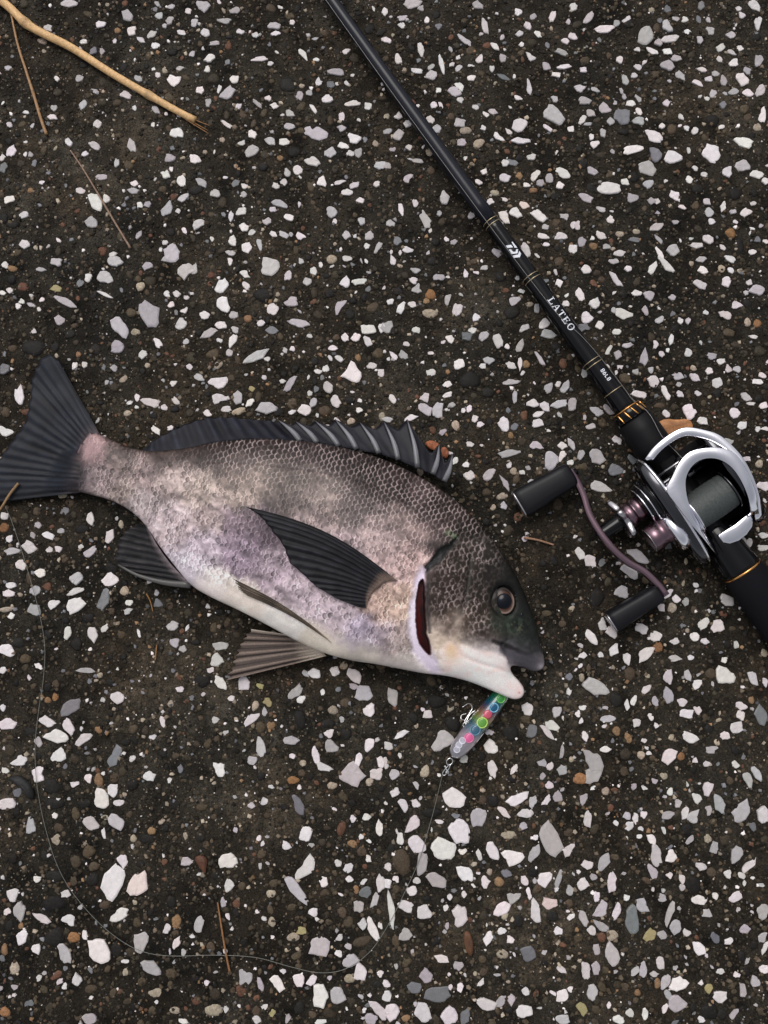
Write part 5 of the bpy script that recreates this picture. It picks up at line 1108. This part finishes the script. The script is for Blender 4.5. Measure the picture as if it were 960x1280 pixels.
# polished rail on top edge of the handle-side plate
ph = chaikin(np.array(prof_h, float), 3)
sel = ph[(ph[:, 1] > 9)]
sel = sel[np.argsort(sel[:, 0])]
sel = spline(sel[::3], 40)
mk('rail', *tube(RL(sel[:, 0], np.full(40, -17.0), sel[:, 1] + .3), .0011, 8), 'chrome', reel)
def band(outer, inner, zo, zi, n=46, depth=5.0):
    """polished band lying between two seen edges; z of each edge in mm above the rod axis"""
    o = spline(outer, n); i = spline(inner, n)
    zo = np.interp(np.linspace(0, 1, n), np.linspace(0, 1, len(zo)), zo); zi = np.interp(np.linspace(0, 1, n), np.linspace(0, 1, len(zi)), zi)
    rows = []
    for k in range(n):
        a = rl(o[k, 0], o[k, 1], zo[k]); b = rl(i[k, 0], i[k, 1], zi[k])
        up = np.array([0, 0, 1.0])
        pts = [a - up * depth, a - up * .9, a + (b - a) * .015 - up * .3, a + (b - a) * .06, a + (b - a) * .5 + up * .25, a + (b - a) * .94, b + (a - b) * .015 - up * .3, b - up * .9, b - up * depth]
        pts = np.array(pts)
        rows.append(RL(pts[:, 0], pts[:, 1], pts[:, 2]))
    return strip(rows)
mk('front_arch', *band([(806, 574), (818, 558), (838, 542), (857, 534), (880, 537), (902, 545), (926, 568), (941, 594), (950, 622), (953, 648)],
                       [(816, 576), (827, 563), (843, 551), (858, 545), (878, 548), (896, 556), (917, 577), (932, 601), (942, 628), (945, 652)],
                       [24, 26, 27, 28, 29, 30, 31, 30, 27, 20], [24.5, 26.5, 27, 27.5, 28.5, 29.5, 30.5, 29.5, 26.5, 19.5], depth=4.0), 'chrome', reel)
hd = mk('thumb_hood', *band([(896, 694), (880, 674), (860, 650), (843, 628), (833, 612), (840, 596), (849, 578), (860, 566), (874, 561), (892, 559), (911, 562), (924, 572), (936, 592), (945, 616), (949, 642)],
                       [(888, 676), (878, 660), (868, 643), (861, 627), (858, 612), (858, 598), (863, 586), (872, 577), (884, 573), (898, 574), (911, 581), (921, 592), (930, 608), (936, 624), (939, 644)],
                       [14, 23.5, 30, 32.8, 33.8, 34.2, 34.8, 35.4, 36, 36.5, 36.5, 36, 35, 32, 24], [14.5, 23.5, 29.5, 32.2, 33.2, 33.8, 34.4, 35, 35.5, 36, 36, 35.5, 34.5, 31.5, 23.5], depth=6.5), 'chrome', reel)
# inner wall of the hood opening and spool
mk('spool_flange', *lathe_y(SPX, SPZ, [(SPY - 16.5, 6), (SPY - 16.5, 15.2), (SPY - 15.6, 15.8), (SPY - 15.0, 15.2), (SPY - 15.0, 6)]), 'chrome', reel)
mk('spool_flange', *lathe_y(SPX, SPZ, [(SPY + 15.0, 6), (SPY + 15.0, 15.2), (SPY + 15.6, 15.8), (SPY + 16.5, 15.2), (SPY + 16.5, 6)]), 'dchrome', reel)
wy_ = np.linspace(-15, 15, 61)
mk('wound_line', *lathe_y(SPX, SPZ, [(y + SPY, 13.0 + .5 * math.cos(y / 14 * 1.3) + .16 * (i % 2) + .12 * math.sin(y * 1.7)) for i, y in enumerate(wy_)], 48), 'braid', reel)
mk('frame_base', *join(lathe_y(-28, 7, [(-16, 4.2), (28, 4.2)], 16), lathe_y(20, 4, [(-16, 4), (28, 4)], 16)), 'dchrome', reel)
bx_ = np.array([(-46, -15), (27, -15), (27, 27), (-46, 27)], float)
mk('frame_floor', *strip([RL(bx_[:, 0], bx_[:, 1], np.full(4, -2.0)), RL(bx_[:, 0], bx_[:, 1], np.full(4, 3.0))]), 'seat', reel)
# foot clamped in the seat
mk('reel_foot', *strip([RL(np.array([-46, 40, 40, -46.]), np.array([-6, -6, 6, 6.]), np.full(4, 9.5)), RL(np.array([-46, 40, 40, -46.]), np.array([-6, -6, 6, 6.]), np.full(4, 13.0 - 1.0))]), 'seat', reel)
# level wind: worm shaft, guide bar and line guide
mk('worm_shaft', *lathe_y(-33, 13, [(y, 2.4 + (.5 if i % 2 else 0)) for i, y in enumerate(np.linspace(-15.5, 27, 47))], 20), 'dchrome', reel)
mk('guide_bar', *lathe_y(-40, 18, [(-15.5, 1.2), (27, 1.2)], 14), 'silver', reel)
gp = rl(858, 588, 20)
mk('line_guide', *join(strip([RL(np.array([-43, -29, -29, -43.]), np.array([y - 3.5, y - 3.5, y + 3.5, y + 3.5]), np.full(4, zq)) for y, zq in ((8, 10), (8, 15))]),
                       tube(RL(-37 + 0 * np.linspace(0, 1, 20), 8 + 3.4 * np.cos(np.linspace(0, 2 * PI, 20)), 19 + 4.2 * np.sin(np.linspace(0, 2 * PI, 20))), .0011, 8)), 'gloss', reel)
# thumb bar
tb = [(897, 669), (918, 656), (938, 640), (942, 648), (941, 658), (934, 668), (924, 676), (912, 680), (904, 678)]
top = np.array([rl(x, y, 17.0 - .28 * (y - 640) * .25) for x, y in tb]); c = top.mean(0)
rows = []
for k, dz_ in ((1.0, -6), (1.0, -1.0), (.97, -.3), (.90, 0), (.5, .5), (.05, .6)):
    q = c + (top - c) * k; q[:, 2] += dz_
    rows.append(RL(q[:, 0], q[:, 1], q[:, 2]))
mk('thumb_bar', *strip(rows), 'chrome', reel)
# gear box bulge, drag star, nuts, cast knob on the handle side
HX, HZ = -28.0, 5.0
mk('gear_box', *lathe_y(HX + 1, HZ + 1, [(-20, 18.5), (-26, 18.4), (-28.3, 17.4), (-29.3, 16.2), (-31.3, 15.8), (-32.8, 14.8), (-33.8, 12.5), (-34.5, 8)]), 'gloss', reel)
for y, r in ((-29.2, 16.9), (-32.9, 15.0)):
    a = np.linspace(0, 2 * PI, 49)
    mk('trim_ring', *tube(RL(HX + 1 + r * np.cos(a), np.full(49, y), HZ + 1 + r * np.sin(a)), .0006, 6, cap=False), 'chrome', reel)
mk('drag_nut', *lathe_y(HX, HZ, [(-33.5, 8.2), (-34.5, 9.4), (-38.5, 9.4), (-39.2, 8.3), (-40.5, 8.3), (-41.2, 9.4), (-46.0, 9.4), (-47, 7.5)]), 'mauve', reel)
pts = []
for k in range(5):
    for a, r in ((-9, 16.0), (0, 17.5), (9, 16.0), (20, 10.2), (36, 8.8), (52, 10.2)):
        t = math.radians(72 * k + a + 40); pts.append((r * math.cos(t), r * math.sin(t)))
pts = np.array(pts)
lean = lambda r, y: y - .028 * np.maximum(np.hypot(pts[:, 0], pts[:, 1]) - 9, 0) ** 2
rows = [RL(HX + pts[:, 0] * k, lean(1, y), HZ + pts[:, 1] * k) for k, y in ((.94, -46.6), (1.0, -47.2), (1.0, -50.2), (.93, -50.8), (.3, -50.8))]
mk('drag_star', *strip(rows), 'silver', reel)
mk('handle_nut', *lathe_y(HX, HZ, [(-50, 6.2), (-54, 6.0), (-66, 5.6), (-71.5, 5.2), (-72.5, 4.0)], 24), 'gloss', reel)
kx = SPX - 1
mk('cast_knob', *lathe_y(kx, SPZ - 6, [(-25, 10.5), (-31, 10.3), (-31.6, 9.6), (-35.5, 9.3), (-36, 9.9), (-43, 9.6), (-44.2, 8.4), (-44.6, 4)], 36), 'mauve', reel)
mk('trim_ring', *lathe_y(kx, SPZ - 6, [(-43.4, 9.0), (-43.6, 9.95), (-44.0, 9.95), (-44.2, 8.6)], 36), 'silver', reel)
mk('knob_bracket', *plate([(-17, 10), (-14, 22), (-4, 27), (8, 26), (15, 19), (14, 8), (4, 3), (-10, 4)], [-22, -27, -29, -30], [1.0, 1.0, .95, .8]), 'chrome', reel)
# crank arm, swept bar
AR = [(711, 588), (720, 601), (729, 620), (736, 643), (750, 667), (768, 689), (785, 703), (804, 714), (820, 729), (832, 744)]
ap = np.array([rl(x, y, HZ) for x, y in spline(AR, 40)])
rows = []
for k in range(40):
    t = ap[min(k + 1, 39)] - ap[max(k - 1, 0)]; t = t / np.linalg.norm(t); nrm = np.array([-t[1], t[0], 0])
    hz = 5.0 + 1.6 * math.exp(-((k - 20) / 8.) ** 2)
    prof = [(-2.3, -hz + .6), (-1.9, -hz), (1.9, -hz), (2.3, -hz + .6), (2.3, hz - .6), (1.9, hz), (-1.9, hz), (-2.3, hz - .6)]
    q = np.array([ap[k] + nrm * a + np.array([0, 0, b]) for a, b in prof])
    rows.append(RL(q[:, 0], q[:, 1], q[:, 2]))
arm = mk('crank_arm', *strip(rows), 'mauve', reel)
def knob(p0, p1, w0, w1, h0, h1, name='handle_knob'):
    a, b_ = rl(*p0, HZ), rl(*p1, HZ)
    t = b_ - a; L = np.linalg.norm(t); t /= L; nrm = np.array([-t[1], t[0], 0])
    rows = []
    for u, s in ((0, .55), (.02, .8), (.07, .93), (.2, .95), (.45, .93), (.7, .98), (.9, 1.0), (.97, .97), (1.0, .9)):
        w = (w0 + (w1 - w0) * u) * s / 2; h = (h0 + (h1 - h0) * u) * s / 2
        th = np.linspace(0, 2 * PI, 28, endpoint=False)
        ce, se = np.cos(th), np.sin(th)
        xx = np.sign(ce) * np.abs(ce) ** .55 * w; zz = np.sign(se) * np.abs(se) ** .55 * h
        q = a + t * (u * L) + nrm * xx[:, None] + np.array([0, 0, 1.0]) * zz[:, None]
        rows.append(RL(q[:, 0], q[:, 1], q[:, 2]))
    o = mk(name, *strip(rows), 'rubber', reel)
    rows = []
    for u, s in ((.985, .90), (.99, .965), (1.012, .965), (1.018, .86)):
        w = w1 * s / 2; h = h1 * s / 2
        xx = np.sign(ce) * np.abs(ce) ** .55 * w; zz = np.sign(se) * np.abs(se) ** .55 * h
        q = a + t * (u * L) + nrm * xx[:, None] + np.array([0, 0, 1.0]) * zz[:, None]
        rows.append(RL(q[:, 0], q[:, 1], q[:, 2]))
    mk('end_cap', *strip(rows), 'silver', o)
    rows = [RL(*(a + t * (-u) + 0 * nrm)[:, None].repeat(14, 1) + (nrm[:, None] * 3 * np.cos(np.linspace(0, 2 * PI, 14, endpoint=False)) + np.array([0, 0, 1.])[:, None] * 3 * np.sin(np.linspace(0, 2 * PI, 14, endpoint=False)))) for u in (3.5, -3)]
    mk('knob_pin', *strip(rows), 'gloss', reel)
knob((716, 592), (649, 631), 20, 23, 20, 20)
knob((825, 740), (763, 778), 15, 16.5, 20, 22)

# ---- line running from the reel along the rod
def rod_pt(s, th, lift=.0006):
    r = rad_at(s) + lift if s < S3 else float(np.interp(s, [S3, SA + .012, SA + .03], [.0115, .0140, .0148])) + lift
    return on_axis(s) + r * (math.sin(th) * e_y + math.cos(th) * e_z)
pts = [rod_pt(s, th) for s, th in ((-.2, -1.05), (0, -.95), (S1 * .5, -.9), (S1, -.66), (SR1b, -.5), (sl, -.25), ((sl + S2) / 2, .4), (S2, .85), (S2b, 1.05), (S3 - .004, .95), (S3 + .012, .62), (SA + .032, .36))]
pts += [RL(np.array(-44.), np.array(8.), np.array(18.)), RL(np.array(-36.), np.array(8.), np.array(19.))]
ln = mk('fishing_line', *tube(spline(np.array(pts), 120), .00022, 6), 'line')
put(ln, 'thin taut line running along the top of the rod into the reel', 'fishing line')

# ================================================================== LURE
def seg(a, b, n): return np.linspace(np.array(a, float), np.array(b, float), n)
l0 = unproj(566, 946, .0085); l1 = unproj(627, 868, .0105)
ld = (l1 - l0) / np.linalg.norm(l1 - l0); LL = np.linalg.norm(l1 - l0) + .008
ls = np.cross(ld, [0, 0, 1.0]); ls /= np.linalg.norm(ls); lu = np.cross(ls, ld)
lure = thing('fishing_lure', (l0[0], l0[1], 0.0), 'small clear plastic lure with coloured dots hanging from the fish mouth', 'fishing lure')
u = np.linspace(0, 1, 40)
rw = .0074 * np.interp(u, [0, .03, .10, .25, .6, .85, 1], [.25, .62, .86, 1, .97, .82, .5])
LC = [(0, (150, 150, 160)), (.16, (165, 160, 168)), (.28, (170, 155, 165)), (.37, (100, 125, 145)), (.44, (62, 98, 112)), (.50, (110, 150, 70)), (.58, (150, 110, 74)), (.66, (90, 76, 100)), (.72, (20, 85, 115)), (.80, (24, 112, 96)), (.88, (60, 150, 70)), (1.0, (60, 140, 60))]
lcv = np.array([lin(c) for _, c in LC]); lcu = [a for a, _ in LC]
rows = []; cols = []
th = np.linspace(0, 2 * PI, 28, endpoint=False)
for k in range(40):
    rows.append(l0 + ld * (u[k] * LL) + ls * (np.cos(th) * rw[k])[:, None] + lu * (np.sin(th) * rw[k] * 1.02)[:, None])
    c = np.array([np.interp(u[k], lcu, lcv[:, j]) for j in range(3)])
    cols.append(np.tile(c, (28, 1)))
mk('lure_body', *strip(rows), 'lure', lure, np.vstack(cols))
def spot(uu, side, r, c, ring=None):
    k = int(uu * 39); n = 22
    def pt(x, y, lift):
        rr = float(np.interp(uu + x / LL, u, rw)) + lift
        an = PI / 2 - (side + y) / rr
        return l0 + ld * (uu * LL + x) + ls * math.cos(an) * rr + lu * math.sin(an) * rr
    V = [pt(0, 0, .0003)]
    for f in (.34, .67, 1.0): V += [pt(r * f * math.cos(a), r * f * math.sin(a), .0003) for a in np.linspace(0, 2 * PI, n, endpoint=False)]
    V += [pt(r * 1.02 * math.cos(a), r * 1.02 * math.sin(a), -.0004) for a in np.linspace(0, 2 * PI, n, endpoint=False)]
    F = [(0, 1 + j, 1 + (j + 1) % n) for j in range(n)]
    for b0 in (1, 1 + n, 1 + 2 * n): F += [(b0 + j, b0 + n + j, b0 + n + (j + 1) % n, b0 + (j + 1) % n) for j in range(n)]
    o = mk('dot', V, F, 'paint', lure, np.tile(lin(c), (len(V), 1)))
    if ring is not None:
        P = [pt(r * 1.05 * math.cos(a), r * 1.05 * math.sin(a), .0003) for a in np.linspace(0, 2 * PI, 25)]
        v, f = tube(P, .00045, 6, cap=False)
        mk('dot_rim', v, f, 'paint', o, np.tile(lin(ring), (len(v), 1)))
spot(.84, .0006, .0028, (58, 140, 62), (110, 190, 100))
spot(.715, .0006, .0030, (24, 84, 118), (120, 180, 210))
spot(.615, .0, .0032, (190, 80, 100))
spot(.505, .0006, .0035, (96, 150, 62), (190, 225, 110))
spot(.395, -.0002, .0034, (56, 92, 114), (92, 136, 158))
spot(.285, -.0003, .0031, (206, 92, 142), (214, 120, 162))
for uu, sd_ in ((.215, -.0028), (.155, -.0028), (.10, -.0018)): spot(uu, sd_, .0021, (168, 166, 178), (200, 200, 210))
# belly weight shows pale through the clear tail
def wire(P, r, n=8, parent=lure, name='wire', closed=False):
    return mk(name, *tube(P, r, n, cap=not closed), 'steel', parent)
hz = lambda x, y, z: unproj(x, y, z)
hk = [hz(583, 907, .0085), hz(581, 901, .0078), hz(586, 893, .0072), hz(590, 886, .0066), hz(589, 881, .0064), hz(585, 879.5, .0068), hz(578, 884, .008)]
hook = mk('treble_hook', *join(tube(spline(np.array(hk), 28), .00042, 8), tube(spline(np.array([hz(583, 903, .0078), hz(586, 895, .0070), hz(591, 890, .0062), hz(595, 888, .0066), hz(592, 893, .0085)]), 22), .00042, 8),
                               tube(spline(np.array([hz(583, 903, .0078), hz(580, 900, .0064), hz(576.5, 899, .0050), hz(577, 894, .0044), hz(583, 892, .0052)]), 22), .00042, 8)), 'steel', lure)
a = np.linspace(0, 2 * PI, 25)
c0 = hz(582, 906.5, .0082)
wire(c0 + .0019 * (np.cos(a)[:, None] * ld + np.sin(a)[:, None] * ls), .00035, parent=lure, name='split_ring', closed=True)
c1 = hz(562, 952, .0075)
wire(c1 + .0021 * (np.cos(a)[:, None] * ld * 1.2 + np.sin(a)[:, None] * ls), .0004, parent=lure, name='split_ring', closed=True)
P = spline(np.array([hz(562, 955, .0072), hz(556, 962, .0066), hz(553, 967, .006), hz(556, 969, .0062), hz(561, 961, .007), hz(563, 956, .0076)]), 26)
wire(P, .0004, name='snap')
wire(spline(np.array([hz(556, 957, .0068), hz(558, 962, .0060), hz(561, 966, .0064), hz(557, 965, .0072)]), 16), .0007, name='snap')

# ---- loose line from the lure round the fish
LP = [(553, 968, 5), (549, 985, 2.2), (543, 1010, 1.8), (536, 1035, 2.2), (524, 1075, 1.8), (506, 1115, 2.0), (486, 1155, 1.8), (462, 1190, 2), (432, 1211, 1.8), (400, 1216, 2.4), (365, 1209, 1.8), (320, 1197, 2), (270, 1194, 1.8), (215, 1195, 2), (180, 1190, 3.0),
      (150, 1175, 2), (118, 1148, 2), (88, 1112, 1.8), (70, 1078, 2.2), (58, 1040, 2), (50, 1005, 2.2), (45, 970, 2), (44, 930, 2.0), (48, 890, 2.2), (54, 850, 2), (56, 810, 2.0), (50, 770, 2.0), (38, 725, 2.4), (26, 685, 2.8), (14, 650, 2.6), (6, 632, 3.0)]
lp_ = np.array([unproj(x, y, z * mm) for x, y, z in LP])
ll = mk('fishing_line', *tube(spline(lp_, 240), .00021, 6), 'dkline')
put(ll, 'fine loose line looping over the ground from the lure towards the tail', 'fishing line')

# ================================================================== ODDS AND ENDS
def stalk(name, pts, r0, r1, c, label, cat, nodes=(), n=12, group=None):
    P = spline(np.array([unproj(x, y, z * mm) for x, y, z in pts]), 60)
    t = np.linspace(0, 1, 60)
    R = np.interp(t, [0, 1], [r0, r1]) * mm
    for nd in nodes: R = R * (1 + .32 * np.exp(-((t - nd) / .018) ** 2))
    V, F = tube(P, R, n)
    cc = lin(c)[None] * (.75 + .5 * fbm(np.repeat(t * 40, n), np.tile(np.arange(n) * .9, 60), 5, 3))[:, None]
    for nd in nodes: cc = cc * (1 - .45 * np.exp(-((np.repeat(t, n) - nd) / .012) ** 2))[:, None]
    o = thing(name, tuple(np.array([*P[30][:2], 0.0])), label, cat, group)
    mk('stem', V, F, 'straw', o, cc)
    return o
s1 = stalk('dry_stalk', [(-30, -22, 5), (8, 6, 5), (38, 33, 4.6), (90, 60, 4), (140, 92, 3.6), (190, 121, 3.4), (222, 139, 3.2), (244, 150, 3)], 3.4, 2.6, (214, 174, 124), 'thick tan dry reed stalk with a frayed end', 'stalk', (.25, .80))
for i, (a0, b0) in enumerate((((205, 129), (261, 167)), ((214, 134), (260, 163)), ((222, 138), (262, 157)))):
    P = spline(np.array([unproj(*a0, .003), unproj((a0[0] + b0[0]) / 2, (a0[1] + b0[1]) / 2 + 1.5, .0026), unproj(*b0, .0022)]), 14)
    V, F = tube(P, np.linspace(.0007, .00025, 14), 6)
    mk('frayed_fibre', V, F, 'straw', s1, np.tile(lin((150, 108, 66)), (len(V), 1)))
stalk('dry_stalk', [(14, 18, 3.2), (22, 55, 2.8), (33, 90, 2.6), (42, 118, 2.6), (50, 145, 2.3), (58, 168, 2)], .75, 1.25, (160, 124, 88), 'short brown dry stem forking below the tan reed stalk', 'stalk', (.65,))
stalk('dry_stalk', [(88, 188, 1.6), (103, 210, 1.8), (120, 238, 2.2), (140, 272, 2.2), (152, 292, 2), (163, 310, 1.6)], .5, .8, (142, 116, 98), 'thin grey brown dry stem with nothing else lying near it', 'stalk', (.6,))
stalk('twig', [(272, 1128, 1.8), (277, 1160, 2), (282, 1190, 2), (287, 1214, 1.6)], .55, .8, (138, 98, 62), 'thin straight orange brown twig crossed by the loose line', 'twig')
stalk('twig', [(-12, 652, 8.5), (2, 634, 8.5), (12, 618, 8.5), (23, 604, 8.5)], .8, 1.0, (140, 110, 76), 'short pale twig lying across the dark tail fin', 'twig')
stalk('twig', [(655, 672, 1.5), (672, 675, 2), (692, 681, 1.5)], .9, .7, (150, 114, 90), 'small reddish brown splinter beside the upper crank knob', 'twig')
stalk('twig', [(183, 742, 1.2), (188, 752, 1.6), (191, 764, 1.2)], .5, .4, (140, 100, 58), 'tiny brown splinter below the anal fin', 'twig')
stalk('twig', [(194, 825, 1.2), (196, 806, 1.5)], .55, .5, (140, 98, 60), 'tiny upright brown splinter on bare dark concrete', 'twig')
def slab(name, poly, z0, h, c, label, cat, m='leaf', curl=0.0, grain=None):
    p = chaikin(np.array(poly, float), 1); ctr = p.mean(0)
    rows = []
    for k, dz_ in ((1.0, 0), (1.0, h * .6), (.93, h * .95), (.55, h + curl), (.06, h + curl * .6)):
        q = ctr + (p - ctr) * k
        rows.append(unproj(q[:, 0], q[:, 1], (z0 + dz_ + .35 * h * (vnoise(q[:, 0] / 4, q[:, 1] / 4, 7) - .5)) * mm))
    V, F = strip(rows)
    px, py = proj(V)
    gr = fbm(px / (grain[0]), py / (grain[1]), 11, 3) if grain else fbm(px / 3, py / 3, 11, 3)
    cc = lin(c)[None] * (.45 + 1.1 * gr)[:, None]
    o = mk(name, V, F, m, None, np.clip(cc, 0, .8))
    return put(o, label, cat)
slab('wood_chip', [(822, 528), (832, 523), (846, 525), (858, 523), (866, 528), (866, 540), (852, 546), (834, 547), (828, 538)], .5, 3.5, (168, 116, 74), 'flat orange brown wood chip beside the chrome arch of the reel', 'wood chip', 'straw', grain=(14, 2.5))
slab('bark_piece', [(531, 552), (540, 550), (550, 555), (548, 563), (541, 563), (534, 559)], .5, 4, (150, 86, 52), 'reddish brown bark piece behind the front dorsal spines', 'bark', grain=(6, 2))
slab('bark_piece', [(551, 560), (557, 558), (562, 566), (558, 574), (551, 570)], .5, 4, (140, 80, 50), 'small rounded brown bark crumb at the last dorsal spine', 'bark', grain=(6, 2))
slab('bark_piece', [(579, 1165), (586, 1163), (591, 1175), (592, 1190), (588, 1197), (581, 1186)], .5, 2.5, (92, 60, 36), 'upright orange brown bark sliver in a dark hollow of the concrete', 'bark', grain=(2.5, 8))
slab('leaf_fragment', [(242, 1072), (252, 1068), (260, 1074), (258, 1085), (257, 1094), (249, 1084)], .6, 1.2, (84, 50, 32), 'crumpled dark brown leaf fragment near the thin twig', 'leaf', curl=1.2, grain=(3, 6))
slab('leaf_fragment', [(10, 972), (22, 968), (34, 974), (43, 988), (42, 1000), (34, 998), (26, 984), (14, 978)], .6, 3, (24, 22, 22), 'curled black leaf lying beside glinting white chips', 'leaf', curl=2, grain=(3, 5))
